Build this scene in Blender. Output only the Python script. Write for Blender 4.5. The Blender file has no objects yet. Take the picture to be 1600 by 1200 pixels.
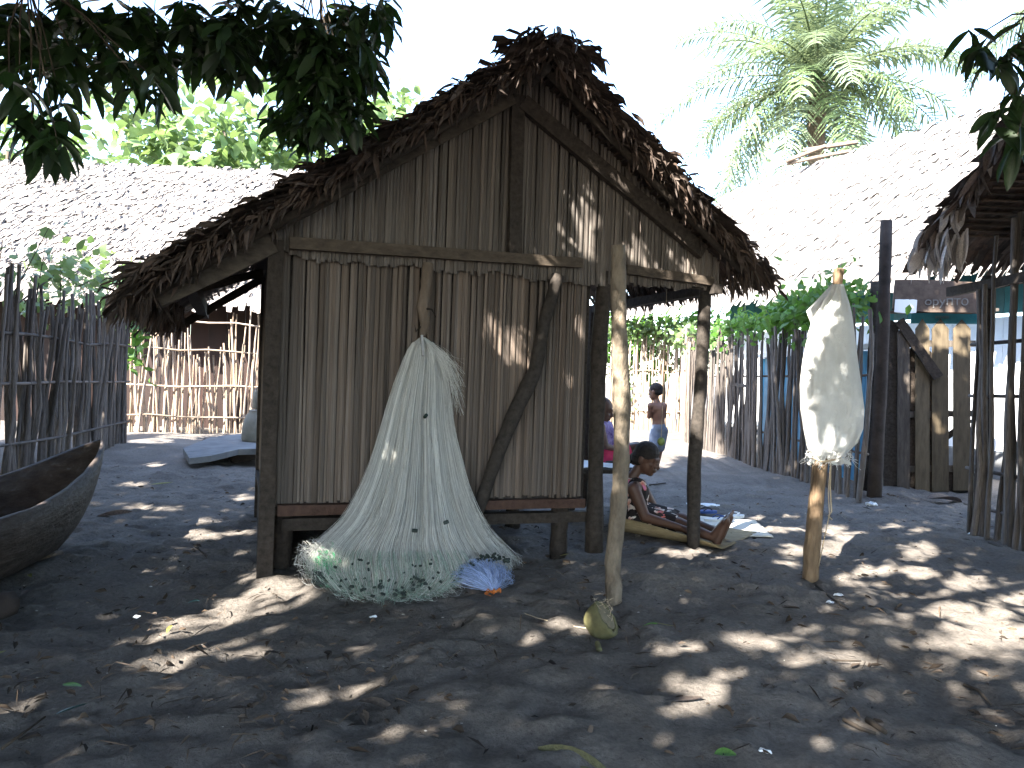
import bpy, math, random
import numpy as np
from mathutils import Vector, Matrix, Euler, noise as mnoise

random.seed(7); RNG = np.random.default_rng(11)
SC = bpy.context.scene
COL = SC.collection
R = math.radians

# ------------------------------------------------------------------ camera
F = 1111.0; CAMZ = 1.2
cam_d = bpy.data.cameras.new('camera'); cam = bpy.data.objects.new('camera', cam_d); COL.objects.link(cam)
cam_d.sensor_width = 36; cam_d.lens = 25.0; cam_d.clip_start = 0.05; cam_d.clip_end = 600
CROT = Euler((R(90 - 0.516), 0, 0)).to_matrix() @ Matrix.Rotation(R(2.0), 3, 'Z')
cam.matrix_world = Matrix.Translation((0, 0, CAMZ)) @ CROT.to_4x4()
SC.camera = cam
# ------------------------------------------------------------------ light
SUN_EL = R(42); SUN_H = Vector((0.61, 0.79)).normalized()      # horizontal direction the light travels
SUN_D = Vector((SUN_H.x * math.cos(SUN_EL), SUN_H.y * math.cos(SUN_EL), -math.sin(SUN_EL)))
sun_d = bpy.data.lights.new('sun', 'SUN'); sun = bpy.data.objects.new('sun', sun_d); COL.objects.link(sun)
sun_d.energy = 5.0; sun_d.angle = R(0.55); sun_d.color = (1.0, 0.93, 0.82)
sun.rotation_euler = SUN_D.to_track_quat('-Z', 'Y').to_euler()
sun.location = (-8, -10, 14)
W = bpy.data.worlds.new('World'); SC.world = W; W.use_nodes = True
nt = W.node_tree; bg = nt.nodes['Background']
sky = nt.nodes.new('ShaderNodeTexSky'); sky.sky_type = 'NISHITA'; sky.sun_disc = False
sky.sun_elevation = SUN_EL; sky.sun_rotation = math.atan2(-SUN_H.x, -SUN_H.y)
sky.air_density = 1.0; sky.dust_density = 1.0; sky.ozone_density = 1.2
nt.links.new(sky.outputs[0], bg.inputs[0]); bg.inputs[1].default_value = 0.15
SC.view_settings.view_transform = 'Standard'; SC.view_settings.look = 'None'
SC.view_settings.exposure = 3.1; SC.view_settings.gamma = 1.0; SC.view_settings.use_curve_mapping = False
SC.render.engine = 'CYCLES'
SC.cycles.use_denoising = True
SC.cycles.transparent_max_bounces = 24
SC.cycles.max_bounces = 8; SC.cycles.diffuse_bounces = 5

# ------------------------------------------------------------------ geometry helpers
def ray(px, py):
    return (CROT @ Vector(((px - 800) / F, -(py - 600) / F, -1))).normalized()
C0 = Vector((0, 0, CAMZ))
def G(px, py, z=0.0):
    d = ray(px, py); return C0 + d * ((z - CAMZ) / d.z)
def PD(px, py, Y):
    d = ray(px, py); return C0 + d * (Y / d.y)
def to_px(p):
    q = CROT.transposed() @ (Vector(p) - C0)
    if q.z > -1e-3: return None
    return (800 + F * q.x / -q.z, 600 - F * q.y / -q.z)
HO = Vector((-1.42, 4.10, 0)); HT = Vector((0.934, 0.358, 0)).normalized(); HN = Vector((HT.y, -HT.x, 0))
def H(t, o, z): return HO + HT * t + HN * o + Vector((0, 0, z))
def FAC(px, py, o=0.0):
    d = ray(px, py); k = (o - (C0 - HO).dot(HN)) / d.dot(HN); return C0 + d * k
def toH(p):
    q = Vector(p) - HO; return (q.dot(HT), q.dot(HN), q.z)
def rr(a, b): return random.uniform(a, b)

class MB:
    def __init__(s): s.v = []; s.f = []
    def quad(s, a, b, c, d):
        n = len(s.v); s.v += [tuple(a), tuple(b), tuple(c), tuple(d)]; s.f.append((n, n+1, n+2, n+3))
    def tri(s, a, b, c):
        n = len(s.v); s.v += [tuple(a), tuple(b), tuple(c)]; s.f.append((n, n+1, n+2))
    def box(s, c, ax, ay, az):
        c = Vector(c); ax = Vector(ax); ay = Vector(ay); az = Vector(az); n = len(s.v)
        for k in (-1, 1):
            for j in (-1, 1):
                for i in (-1, 1): s.v.append(tuple(c + ax*i + ay*j + az*k))
        s.f += [(n+0,n+2,n+3,n+1),(n+4,n+5,n+7,n+6),(n+0,n+1,n+5,n+4),(n+2,n+6,n+7,n+3),(n+0,n+4,n+6,n+2),(n+1,n+3,n+7,n+5)]
    def beam(s, a, b, w, h, up=(0, 0, 1)):
        a = Vector(a); b = Vector(b); d = (b - a); L = d.length; d.normalize(); up = Vector(up)
        x = d.cross(up)
        if x.length < 1e-4: x = d.cross(Vector((1, 0, 0)))
        x.normalize(); u = x.cross(d).normalized()
        # a few stations so that edges can wobble
        N = 5; n = len(s.v)
        for i in range(N + 1):
            p = a + d * (L * i / N)
            for (sx, sy) in ((-1, -1), (1, -1), (1, 1), (-1, 1)):
                j = 1 + rr(-.09, .09)
                s.v.append(tuple(p + x * (w/2*sx*j) + u * (h/2*sy*(1 + rr(-.09, .09)))))
        for i in range(N):
            for k in range(4):
                s.f.append((n+i*4+k, n+i*4+(k+1) % 4, n+(i+1)*4+(k+1) % 4, n+(i+1)*4+k))
        s.f.append((n+3, n+2, n+1, n)); m = n + N*4; s.f.append((m, m+1, m+2, m+3))
    def tube(s, pts, rad, sides=8, cap=True, jit=0.0):
        pts = [Vector(p) for p in pts]; N = len(pts)
        if not hasattr(rad, '__len__'): rad = [rad] * N
        n0 = len(s.v); prev = None
        for i, p in enumerate(pts):
            d = (pts[min(i+1, N-1)] - pts[max(i-1, 0)])
            if d.length < 1e-9: d = Vector((0, 0, 1))
            d.normalize()
            if prev is None:
                x = d.cross(Vector((0.31, 0.95, 0.05)))
                if x.length < .2: x = d.cross(Vector((1, 0, 0)))
            else: x = prev - d * prev.dot(d)
            x.normalize(); y = d.cross(x); prev = x
            for k in range(sides):
                a = 2*math.pi*k/sides; r = rad[i] * (1 + (rr(-jit, jit) if jit else 0))
                s.v.append(tuple(p + x*(math.cos(a)*r) + y*(math.sin(a)*r)))
        for i in range(N-1):
            for k in range(sides):
                a = n0+i*sides+k; b = n0+i*sides+(k+1) % sides
                s.f.append((a, b, b+sides, a+sides))
        if cap:
            s.f.append(tuple(n0+k for k in reversed(range(sides))))
            m = n0+(N-1)*sides; s.f.append(tuple(m+k for k in range(sides)))
    def ell(s, c, r, M=None, nu=14, nv=9):
        c = Vector(c); n0 = len(s.v); M = M or Matrix.Identity(3)
        rows = []
        for j in range(nv+1):
            th = math.pi*j/nv; row = []
            for i in range(nu):
                ph = 2*math.pi*i/nu
                if j in (0, nv) and i > 0: row.append(row[0]); continue
                p = Vector((r[0]*math.sin(th)*math.cos(ph), r[1]*math.sin(th)*math.sin(ph), r[2]*math.cos(th)))
                row.append(len(s.v)); s.v.append(tuple(c + M @ p))
            rows.append(row)
        for j in range(nv):
            for i in range(nu):
                a, b = rows[j][i], rows[j][(i+1) % nu]; d, e = rows[j+1][i], rows[j+1][(i+1) % nu]
                fc = []
                for q in (a, d, e, b):
                    if q not in fc: fc.append(q)
                if len(fc) > 2: s.f.append(tuple(fc))
    def capsule(s, a, b, ra, rb):
        a = Vector(a); b = Vector(b); d = (b - a).normalized()
        pts = []; rad = []
        for k in (0.02, .35, .7, .93):
            pts.append(a - d*ra*math.cos(k*math.pi/2)); rad.append(ra*math.sin(k*math.pi/2) + 1e-4)
        pts += [a, a.lerp(b, .33), a.lerp(b, .66), b]; rad += [ra, ra*.67+rb*.33, ra*.33+rb*.67, rb]
        for k in (.93, .7, .35, .02):
            pts.append(b + d*rb*math.cos(k*math.pi/2)); rad.append(rb*math.sin(k*math.pi/2) + 1e-4)
        s.tube(pts, rad, 12)
    def build(s, name, mat, parent=None, smooth=False):
        me = bpy.data.meshes.new(name)
        off = parent['_w'] if parent is not None and '_w' in parent else (0, 0, 0)
        if any(off):
            vv = [(x-off[0], y-off[1], z-off[2]) for x, y, z in s.v]
        else: vv = s.v
        me.from_pydata(vv, [], s.f)
        if mat: me.materials.append(mat)
        if smooth: me.polygons.foreach_set('use_smooth', [True]*len(me.polygons))
        me.update()
        return link(name, me, parent)

def link(name, me, parent=None):
    o = bpy.data.objects.new(name, me); COL.objects.link(o)
    if parent is not None:
        o.parent = parent
        if '_w' in parent: o['_w'] = list(parent['_w'])
    return o
def thing(name, label, cat, loc, group=None):
    o = bpy.data.objects.new(name, None); COL.objects.link(o); o.empty_display_size = .1
    o.location = loc; o['label'] = label; o['category'] = cat; o['_w'] = [float(c) for c in loc]
    if group: o['group'] = group
    return o
def tag(o, label, cat, group=None):
    o['label'] = label; o['category'] = cat
    if group: o['group'] = group
    return o
def struct(o): o['kind'] = 'structure'; return o
def stuff(o): o['kind'] = 'stuff'; return o
def inst(name, me, parent, loc, rot=(0, 0, 0), scale=(1, 1, 1)):
    o = bpy.data.objects.new(name, me); COL.objects.link(o)
    w = parent['_w'] if parent is not None else (0, 0, 0)
    o.parent = parent; o.location = (loc[0]-w[0], loc[1]-w[1], loc[2]-w[2])
    o.rotation_euler = rot; o.scale = scale
    return o
def np_mesh(name, verts, faces_flat, counts, mat, smooth=True):
    me = bpy.data.meshes.new(name)
    me.vertices.add(len(verts)); me.vertices.foreach_set('co', np.asarray(verts, np.float32).ravel())
    me.loops.add(len(faces_flat)); me.loops.foreach_set('vertex_index', np.asarray(faces_flat, np.int32))
    counts = np.asarray(counts, np.int32); starts = np.concatenate(([0], np.cumsum(counts)[:-1])).astype(np.int32)
    me.polygons.add(len(counts)); me.polygons.foreach_set('loop_start', starts); me.polygons.foreach_set('loop_total', counts)
    if smooth: me.polygons.foreach_set('use_smooth', np.ones(len(counts), bool))
    if mat: me.materials.append(mat)
    me.update(calc_edges=True); me.validate()
    return me

# ------------------------------------------------------------------ materials
def pm(name, c1, c2, scale=8, rough=.85, bump=.0, stretch=(1, 1, 1), rnd=.0, isl=.0, transl=.0, spec=.25, c3=None, c3pos=.72, detail=6, bscale=None, tcol=None):
    m = bpy.data.materials.new(name); m.use_nodes = True
    n = m.node_tree.nodes; l = m.node_tree.links; b = n['Principled BSDF']
    tc = n.new('ShaderNodeTexCoord'); mp = n.new('ShaderNodeMapping'); mp.inputs['Scale'].default_value = stretch
    oi = n.new('ShaderNodeObjectInfo'); ad = n.new('ShaderNodeVectorMath'); ad.operation = 'MULTIPLY_ADD'
    cx = n.new('ShaderNodeCombineXYZ')
    for i in range(3): l.new(oi.outputs['Random'], cx.inputs[i])
    ad.inputs[1].default_value = (31, 17, 23)
    l.new(cx.outputs[0], ad.inputs[0]); l.new(tc.outputs['Object'], ad.inputs[2]); l.new(ad.outputs[0], mp.inputs[0])
    nz = n.new('ShaderNodeTexNoise'); nz.inputs['Scale'].default_value = scale; nz.inputs['Detail'].default_value = detail
    nz.inputs['Roughness'].default_value = .65
    l.new(mp.outputs[0], nz.inputs['Vector'])
    cr = n.new('ShaderNodeValToRGB'); e = cr.color_ramp.elements
    e[0].position = .3; e[0].color = (*c1, 1); e[1].position = .68; e[1].color = (*c2, 1)
    if c3: x = e.new(c3pos); x.color = (*c3, 1); e[1].position = min(.62, c3pos-.06)
    l.new(nz.outputs['Fac'], cr.inputs[0])
    out = cr.outputs[0]
    if rnd or isl:
        hs = n.new('ShaderNodeHueSaturation'); l.new(out, hs.inputs['Color'])
        mr = n.new('ShaderNodeMapRange'); a = rnd or isl
        mr.inputs['To Min'].default_value = 1-a; mr.inputs['To Max'].default_value = 1+a
        if rnd: l.new(oi.outputs['Random'], mr.inputs[0])
        else:
            ge = n.new('ShaderNodeNewGeometry'); l.new(ge.outputs['Random Per Island'], mr.inputs[0])
        l.new(mr.outputs[0], hs.inputs['Value'])
        mr2 = n.new('ShaderNodeMapRange'); mr2.inputs['To Min'].default_value = .75; mr2.inputs['To Max'].default_value = 1.15
        wn = n.new('ShaderNodeMath'); wn.operation = 'FRACT'; mu = n.new('ShaderNodeMath'); mu.operation = 'MULTIPLY'; mu.inputs[1].default_value = 7.31
        l.new((oi.outputs['Random'] if rnd else ge.outputs['Random Per Island']), mu.inputs[0]); l.new(mu.outputs[0], wn.inputs[0]); l.new(wn.outputs[0], mr2.inputs[0])
        l.new(mr2.outputs[0], hs.inputs['Saturation'])
        out = hs.outputs[0]
    l.new(out, b.inputs['Base Color'])
    b.inputs['Roughness'].default_value = rough; b.inputs['Specular IOR Level'].default_value = spec
    if bump:
        bp = n.new('ShaderNodeBump'); bp.inputs['Strength'].default_value = bump; bp.inputs['Distance'].default_value = .02
        src = nz
        if bscale:
            src = n.new('ShaderNodeTexNoise'); src.inputs['Scale'].default_value = bscale; src.inputs['Detail'].default_value = 8
            l.new(mp.outputs[0], src.inputs['Vector'])
        l.new(src.outputs['Fac'], bp.inputs['Height']); l.new(bp.outputs[0], b.inputs['Normal'])
    if transl:
        tr = n.new('ShaderNodeBsdfTranslucent'); mx = n.new('ShaderNodeMixShader'); mx.inputs[0].default_value = transl
        if tcol: tr.inputs[0].default_value = (*tcol, 1)
        else: l.new(out, tr.inputs[0])
        o = n['Material Output']; l.new(b.outputs[0], mx.inputs[1]); l.new(tr.outputs[0], mx.inputs[2]); l.new(mx.outputs[0], o.inputs['Surface'])
    return m

M = {}
M['reed'] = pm('reed_wall', (.066, .050, .041), (.150, .120, .100), 5, .8, .25, (1.1, 1.1, .9), rnd=.40, c3=(.215, .185, .162))
M['gable'] = pm('reed_gable', (.060, .050, .044), (.135, .117, .103), 5, .8, .25, (1.1, 1.1, .9), rnd=.36, c3=(.19, .172, .155))
M['wood'] = pm('old_timber', (.016, .013, .011), (.050, .040, .033), 5, .85, .4, (6, 6, 6), rnd=.12)
M['beam'] = pm('squared_timber', (.036, .029, .023), (.088, .071, .056), 4, .85, .4, (4, 4, 9), rnd=.12)
M['sill'] = pm('red_sill', (.040, .021, .016), (.078, .045, .033), 5, .8, .3, (5, 5, 5))
M['paleb'] = pm('pale_bark', (.085, .069, .052), (.20, .165, .125), 7, .9, 1.0, (2, 2, .9), c3=(.07, .055, .04), c3pos=.72, bscale=18)
M['sackpost'] = pm('rough_bark', (.09, .06, .038), (.27, .19, .118), 8, .85, .8, (3, 3, .6), bscale=20)
M['thatch'] = pm('dark_thatch', (.035, .024, .020), (.095, .068, .054), 6, .75, .3, (3, 3, 3), isl=.5, transl=.04)
M['dryleaf'] = pm('dry_leaf_tan', (.045, .033, .028), (.135, .10, .083), 7, .6, .2, (3, 3, 3), rnd=.5, spec=.4, transl=.15)
M['paleleaf'] = pm('bleached_leaf', (.30, .28, .28), (.50, .46, .44), 7, .6, .2, (3, 3, 3), rnd=.35, transl=.2)
M['thatchb'] = pm('bleached_thatch', (.11, .097, .088), (.24, .215, .20), 5, .85, .4, (3, 3, 3), isl=.32)
M['thatchc'] = pm('white_thatch', (.15, .135, .125), (.28, .26, .245), 5, .85, .4, (3, 3, 3), isl=.25)
M['mango'] = pm('mango_leaf', (.011, .025, .008), (.024, .05, .014), 14, .42, .1, isl=.35, transl=.17, spec=.5, tcol=(.06, .13, .015))
M['mango1'] = pm('mango_leaf_near', (.009, .022, .007), (.023, .05, .014), 14, .42, .1, rnd=.45, transl=.16, spec=.45, tcol=(.045, .10, .012))
M['bread'] = pm('breadfruit_leaf', (.05, .10, .028), (.13, .20, .065), 6, .42, .0, isl=.6, transl=.3, spec=.5, tcol=(.20, .30, .09))
M['palm'] = pm('palm_leaf', (.065, .105, .048), (.14, .185, .09), 6, .4, .0, rnd=.3, transl=.35, spec=.5, tcol=(.22, .28, .14))
M['vine'] = pm('vine_leaf', (.04, .10, .02), (.09, .19, .04), 6, .5, .0, isl=.45, transl=.3, tcol=(.16, .32, .04))
M['bark'] = pm('tree_bark', (.08, .06, .045), (.18, .14, .11), 6, .9, .7, (2, 2, .7))
M['twig'] = pm('twig', (.018, .014, .011), (.06, .047, .036), 9, .9, .3, rnd=.3)
M['stick'] = pm('grey_stick', (.045, .038, .035), (.145, .125, .112), 5, .85, .35, (1, 1, 4), rnd=.38)
M['stickt'] = pm('tan_stick', (.17, .125, .09), (.40, .32, .25), 5, .85, .35, (1, 1, 4), rnd=.35)
M['panel'] = pm('brown_panel', (.014, .007, .006), (.03, .015, .012), 3, .7, .1, (1, 1, .4), rnd=.2)
M['blue'] = pm('blue_paint', (.05, .20, .36), (.10, .32, .50), 4, .5, .1, (1, 1, 1), rnd=.2)
M['teal'] = pm('teal_paint', (.03, .12, .13), (.06, .19, .20), 4, .6, .1, rnd=.15)
M['white'] = pm('white_paint', (.70, .72, .76), (.82, .83, .84), 3, .6, .05)
M['picket'] = pm('picket_wood', (.060, .042, .021), (.115, .085, .045), 5, .75, .25, (5, 5, .8), rnd=.15)
M['gatewood'] = pm('grey_board', (.038, .032, .028), (.092, .08, .07), 5, .85, .35, (5, 5, .8), rnd=.2)
M['sign'] = pm('sign_board', (.05, .035, .028), (.10, .075, .06), 5, .8, .2, (2, 2, 2))
M['letter'] = pm('letter_paint', (.10, .095, .09), (.17, .165, .155), 20, .8)
M['canoe'] = pm('canoe_wood', (.022, .016, .013), (.062, .048, .041), 7, .7, .8, (2.5, .7, 2.5), c3=(.11, .10, .10), bscale=14)
M['sack'] = pm('woven_sack', (.56, .57, .56), (.76, .77, .76), 5, .65, .4, (1, 1, 1), transl=.25, tcol=(.5, .48, .42), bscale=90)
M['rope'] = pm('fibre_rope', (.30, .23, .15), (.45, .37, .26), 20, .9)
M['mat'] = pm('pale_mat', (.50, .47, .40), (.66, .63, .56), 9, .7, .2)
M['tanmat'] = pm('straw_mat', (.16, .118, .062), (.25, .195, .11), 14, .8, .3, (1, 1, 6))
M['coco'] = pm('coconut_husk', (.05, .044, .022), (.125, .118, .055), 9, .75, .6, (1, 1, 1), c3=(.16, .145, .085))
M['cocoin'] = pm('husk_inside', (.10, .085, .055), (.18, .155, .105), 14, .9, .5)
M['stone'] = pm('weathered_slab', (.09, .095, .10), (.165, .17, .175), 5, .9, .4)
M['log'] = pm('cut_log', (.018, .014, .012), (.052, .040, .035), 6, .9, .5)
M['metal'] = pm('grey_pot', (.10, .10, .088), (.18, .18, .16), 5, .5, .1)
M['skin'] = pm('dark_skin', (.060, .030, .020), (.095, .048, .032), 5, .5, .05, spec=.4)
M['skinb'] = pm('brown_skin', (.12, .058, .038), (.17, .085, .058), 5, .5, .05, spec=.4)
M['sole'] = pm('foot_sole', (.20, .11, .08), (.28, .17, .13), 5, .6)
M['hair'] = pm('black_hair', (.008, .007, .007), (.025, .02, .018), 40, .7, .6)
M['shorts'] = pm('grey_shorts', (.10, .12, .17), (.17, .20, .26), 12, .8, .2)
M['purple'] = pm('purple_cloth', (.05, .02, .14), (.30, .25, .45), 22, .8, .1)
M['red'] = pm('red_cloth', (.38, .02, .07), (.55, .05, .12), 12, .8, .1)
M['flipblue'] = pm('blue_rubber', (.02, .06, .20), (.04, .09, .28), 12, .6)
M['flipwhite'] = pm('white_rubber', (.60, .62, .62), (.72, .74, .74), 12, .6)
M['darkrub'] = pm('dark_rubber', (.03, .03, .035), (.06, .06, .07), 12, .6)
M['float'] = pm('net_float', (.012, .022, .02), (.035, .05, .045), 12, .5, rnd=.3)
M['steel'] = pm('worn_steel', (.25, .25, .26), (.40, .40, .41), 20, .35)
M['green'] = pm('green_line', (.03, .38, .14), (.08, .52, .22), 20, .5, isl=.3)
M['orange'] = pm('orange_cord', (.45, .13, .03), (.55, .20, .06), 20, .7)
M['fruit'] = pm('green_fruit', (.10, .15, .04), (.18, .24, .08), 9, .6, .2)
M['yleaf'] = pm('yellow_leaf', (.15, .14, .035), (.26, .25, .07), 9, .6, transl=.2)
M['gleaf'] = pm('fresh_leaf', (.06, .14, .03), (.12, .24, .06), 9, .5, transl=.2)
M['bleaf'] = pm('blue_green_leaf', (.03, .075, .085), (.06, .12, .12), 9, .35)
M['plastic'] = pm('white_plastic', (.7, .73, .76), (.85, .87, .9), 9, .3)
M['grit'] = pm('shell_bits', (.28, .26, .23), (.5, .48, .44), 9, .7, isl=.3)
M['litter'] = pm('leaf_litter', (.022, .016, .012), (.095, .068, .048), 9, .8, isl=.7)

def ground_mat():
    m = bpy.data.materials.new('trodden_sand'); m.use_nodes = True
    n = m.node_tree.nodes; l = m.node_tree.links; b = n['Principled BSDF']
    tc = n.new('ShaderNodeTexCoord')
    n1 = n.new('ShaderNodeTexNoise'); n1.inputs['Scale'].default_value = 1.3; n1.inputs['Detail'].default_value = 7; n1.inputs['Roughness'].default_value = .62
    n2 = n.new('ShaderNodeTexNoise'); n2.inputs['Scale'].default_value = 45; n2.inputs['Detail'].default_value = 8; n2.inputs['Roughness'].default_value = .75
    v = n.new('ShaderNodeTexVoronoi'); v.inputs['Scale'].default_value = 26
    n3 = n.new('ShaderNodeTexNoise'); n3.inputs['Scale'].default_value = 9; n3.inputs['Detail'].default_value = 8; n3.inputs['Roughness'].default_value = .7
    for q in (n1, n2, v, n3): l.new(tc.outputs['Object'], q.inputs['Vector'])
    r1 = n.new('ShaderNodeValToRGB'); e = r1.color_ramp.elements
    e[0].position = .32; e[0].color = (.114, .102, .092, 1); e[1].position = .7; e[1].color = (.202, .182, .164, 1)
    l.new(n1.outputs['Fac'], r1.inputs[0])
    r2 = n.new('ShaderNodeValToRGB'); e = r2.color_ramp.elements
    e[0].position = .33; e[0].color = (.45, .45, .45, 1); e[1].position = .62; e[1].color = (1.1, 1.1, 1.1, 1)
    l.new(n2.outputs['Fac'], r2.inputs[0])
    mx = n.new('ShaderNodeMix'); mx.data_type = 'RGBA'; mx.blend_type = 'MULTIPLY'; mx.inputs[0].default_value = .7
    l.new(r1.outputs[0], mx.inputs[6]); l.new(r2.outputs[0], mx.inputs[7])
    # small dark crumbs
    r3 = n.new('ShaderNodeValToRGB'); e = r3.color_ramp.elements
    e[0].position = .05; e[0].color = (.35, .33, .31, 1); e[1].position = .16; e[1].color = (1, 1, 1, 1)
    l.new(v.outputs['Distance'], r3.inputs[0])
    r4 = n.new('ShaderNodeValToRGB'); e = r4.color_ramp.elements
    e[0].position = .45; e[0].color = (0, 0, 0, 1); e[1].position = .6; e[1].color = (.8, .8, .8, 1)
    l.new(n3.outputs['Fac'], r4.inputs[0])
    mx2 = n.new('ShaderNodeMix'); mx2.data_type = 'RGBA'; mx2.blend_type = 'MULTIPLY'
    l.new(r4.outputs[0], mx2.inputs[0]); l.new(mx.outputs[2], mx2.inputs[6]); l.new(r3.outputs[0], mx2.inputs[7])
    l.new(mx2.outputs[2], b.inputs['Base Color'])
    b.inputs['Roughness'].default_value = .95; b.inputs['Specular IOR Level'].default_value = .15
    bp = n.new('ShaderNodeBump'); bp.inputs['Strength'].default_value = 1.0; bp.inputs['Distance'].default_value = .03
    ad = n.new('ShaderNodeMath'); ad.operation = 'MULTIPLY_ADD'; ad.inputs[1].default_value = .45
    l.new(n2.outputs['Fac'], ad.inputs[0]); l.new(n3.outputs['Fac'], ad.inputs[2])
    l.new(ad.outputs[0], bp.inputs['Height']); l.new(bp.outputs[0], b.inputs['Normal'])
    return m
M['ground'] = ground_mat()

def dress_mat():
    m = pm('print_dress', (.012, .010, .011), (.03, .022, .022), 8, .85, .1)
    n = m.node_tree.nodes; l = m.node_tree.links; b = n['Principled BSDF']
    tc = n.new('ShaderNodeTexCoord'); nz = n.new('ShaderNodeTexNoise'); nz.inputs['Scale'].default_value = 17; nz.inputs['Detail'].default_value = 2
    v = n.new('ShaderNodeTexNoise'); v.inputs['Scale'].default_value = 9
    l.new(tc.outputs['Object'], nz.inputs['Vector']); l.new(tc.outputs['Object'], v.inputs['Vector'])
    r1 = n.new('ShaderNodeValToRGB'); e = r1.color_ramp.elements; e[0].position = .40; e[0].color = (.62, .56, .50, 1); e[1].position = .62; e[1].color = (.42, .12, .07, 1)
    x = e.new(.7); x.color = (.5, .16, .28, 1)
    l.new(v.outputs['Fac'], r1.inputs[0])
    r2 = n.new('ShaderNodeValToRGB'); e = r2.color_ramp.elements; e[0].position = .56; e[0].color = (0, 0, 0, 1); e[1].position = .59; e[1].color = (1, 1, 1, 1)
    l.new(nz.outputs['Fac'], r2.inputs[0])
    mx = n.new('ShaderNodeMix'); mx.data_type = 'RGBA'; l.new(r2.outputs[0], mx.inputs[0]); mx.inputs[6].default_value = (.016, .012, .012, 1); l.new(r1.outputs[0], mx.inputs[7])
    l.new(mx.outputs[2], b.inputs['Base Color'])
    return m
M['dress'] = dress_mat()

def net_mat(name, col, alpha, tr=.35, isl=0):
    m = bpy.data.materials.new(name); m.use_nodes = True
    n = m.node_tree.nodes; l = m.node_tree.links; b = n['Principled BSDF']
    b.inputs['Base Color'].default_value = (*col, 1); b.inputs['Roughness'].default_value = .45
    t = n.new('ShaderNodeBsdfTranslucent'); t.inputs[0].default_value = (*col, 1)
    m1 = n.new('ShaderNodeMixShader'); m1.inputs[0].default_value = tr
    l.new(b.outputs[0], m1.inputs[1]); l.new(t.outputs[0], m1.inputs[2])
    o = n['Material Output']
    if isl:
        ge = n.new('ShaderNodeNewGeometry'); hv = n.new('ShaderNodeHueSaturation'); hv.inputs['Color'].default_value = (*col, 1); mr = n.new('ShaderNodeMapRange')
        mr.inputs['To Min'].default_value = 1-isl; mr.inputs['To Max'].default_value = 1.15; l.new(ge.outputs['Random Per Island'], mr.inputs[0]); l.new(mr.outputs[0], hv.inputs['Value'])
        l.new(hv.outputs[0], b.inputs['Base Color']); l.new(hv.outputs[0], t.inputs[0])
    if alpha is None:
        l.new(m1.outputs[0], o.inputs['Surface']); return m
    tp = n.new('ShaderNodeBsdfTransparent'); m2 = n.new('ShaderNodeMixShader')
    uv = n.new('ShaderNodeUVMap'); mp = n.new('ShaderNodeMapping'); mp.inputs['Scale'].default_value = (110, 1.1, 1)
    nz = n.new('ShaderNodeTexNoise'); nz.inputs['Scale'].default_value = 1; nz.inputs['Detail'].default_value = 5; nz.inputs['Roughness'].default_value = .7
    l.new(uv.outputs[0], mp.inputs[0]); l.new(mp.outputs[0], nz.inputs['Vector'])
    rp = n.new('ShaderNodeMapRange'); rp.inputs['From Min'].default_value = .3; rp.inputs['From Max'].default_value = .7
    rp.inputs['To Min'].default_value = alpha[0]; rp.inputs['To Max'].default_value = alpha[1]
    l.new(nz.outputs['Fac'], rp.inputs[0])
    sx = n.new('ShaderNodeSeparateXYZ'); l.new(uv.outputs[0], sx.inputs[0]); fr = n.new('ShaderNodeMath'); fr.operation = 'FRACT'; l.new(sx.outputs[0], fr.inputs[0])
    pp_ = n.new('ShaderNodeMath'); pp_.operation = 'PINGPONG'; pp_.inputs[1].default_value = .5; l.new(fr.outputs[0], pp_.inputs[0])
    ed = n.new('ShaderNodeMapRange'); ed.inputs['From Max'].default_value = .16; ed.inputs['To Min'].default_value = .12; l.new(pp_.outputs[0], ed.inputs[0])
    mm = n.new('ShaderNodeMath'); mm.operation = 'MULTIPLY'; l.new(rp.outputs[0], mm.inputs[0]); l.new(ed.outputs[0], mm.inputs[1])
    l.new(mm.outputs[0], m2.inputs[0]); l.new(tp.outputs[0], m2.inputs[1]); l.new(m1.outputs[0], m2.inputs[2]); l.new(m2.outputs[0], o.inputs['Surface'])
    return m
M['netsheet'] = net_mat('net_mesh', (.66, .64, .585), (.03, .66))
M['strand'] = net_mat('net_strand', (.66, .66, .63), None, .35, .55)
M['strandg'] = net_mat('net_strand_green', (.34, .46, .38), None, .35, .4)
M['strandb'] = net_mat('net_strand_blue', (.38, .50, .78), None, .35, .5)

# ------------------------------------------------------------------ leaves (vectorised)
def frames(d, n):
    d = d / (np.linalg.norm(d, axis=1, keepdims=True) + 1e-9)
    s = np.cross(d, n); s /= (np.linalg.norm(s, axis=1, keepdims=True) + 1e-9)
    u = np.cross(s, d); return d, s, u
def leaves(pos, d, nrm, L, Wd, droop=.12):
    d, s, u = frames(np.asarray(d, float), np.asarray(nrm, float)); N = len(pos)
    L = np.asarray(L).reshape(-1, 1) * np.ones((N, 1)); Wd = np.asarray(Wd).reshape(-1, 1) * np.ones((N, 1))
    tpl = [(0, 0, 0), (.33, -.5, .05), (.36, .5, .05), (.70, -.36, -.02), (.72, .36, -.02), (1, 0, -1)]
    V = np.zeros((N, 6, 3))
    for k, (a, b, c) in enumerate(tpl):
        V[:, k] = pos + d*(a*L) + s*(b*Wd) + u*((c*Wd*.5) if k < 5 else -droop*L)
    fl = np.array([0, 2, 1, 1, 2, 4, 3, 3, 4, 5]); cn = np.tile([3, 4, 3], N)
    FF = (np.arange(N)[:, None]*6 + fl[None]).ravel()
    return V.reshape(-1, 3), FF, cn
def unit(n):
    v = RNG.normal(size=(n, 3)); return v/np.linalg.norm(v, axis=1, keepdims=True)

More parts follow.
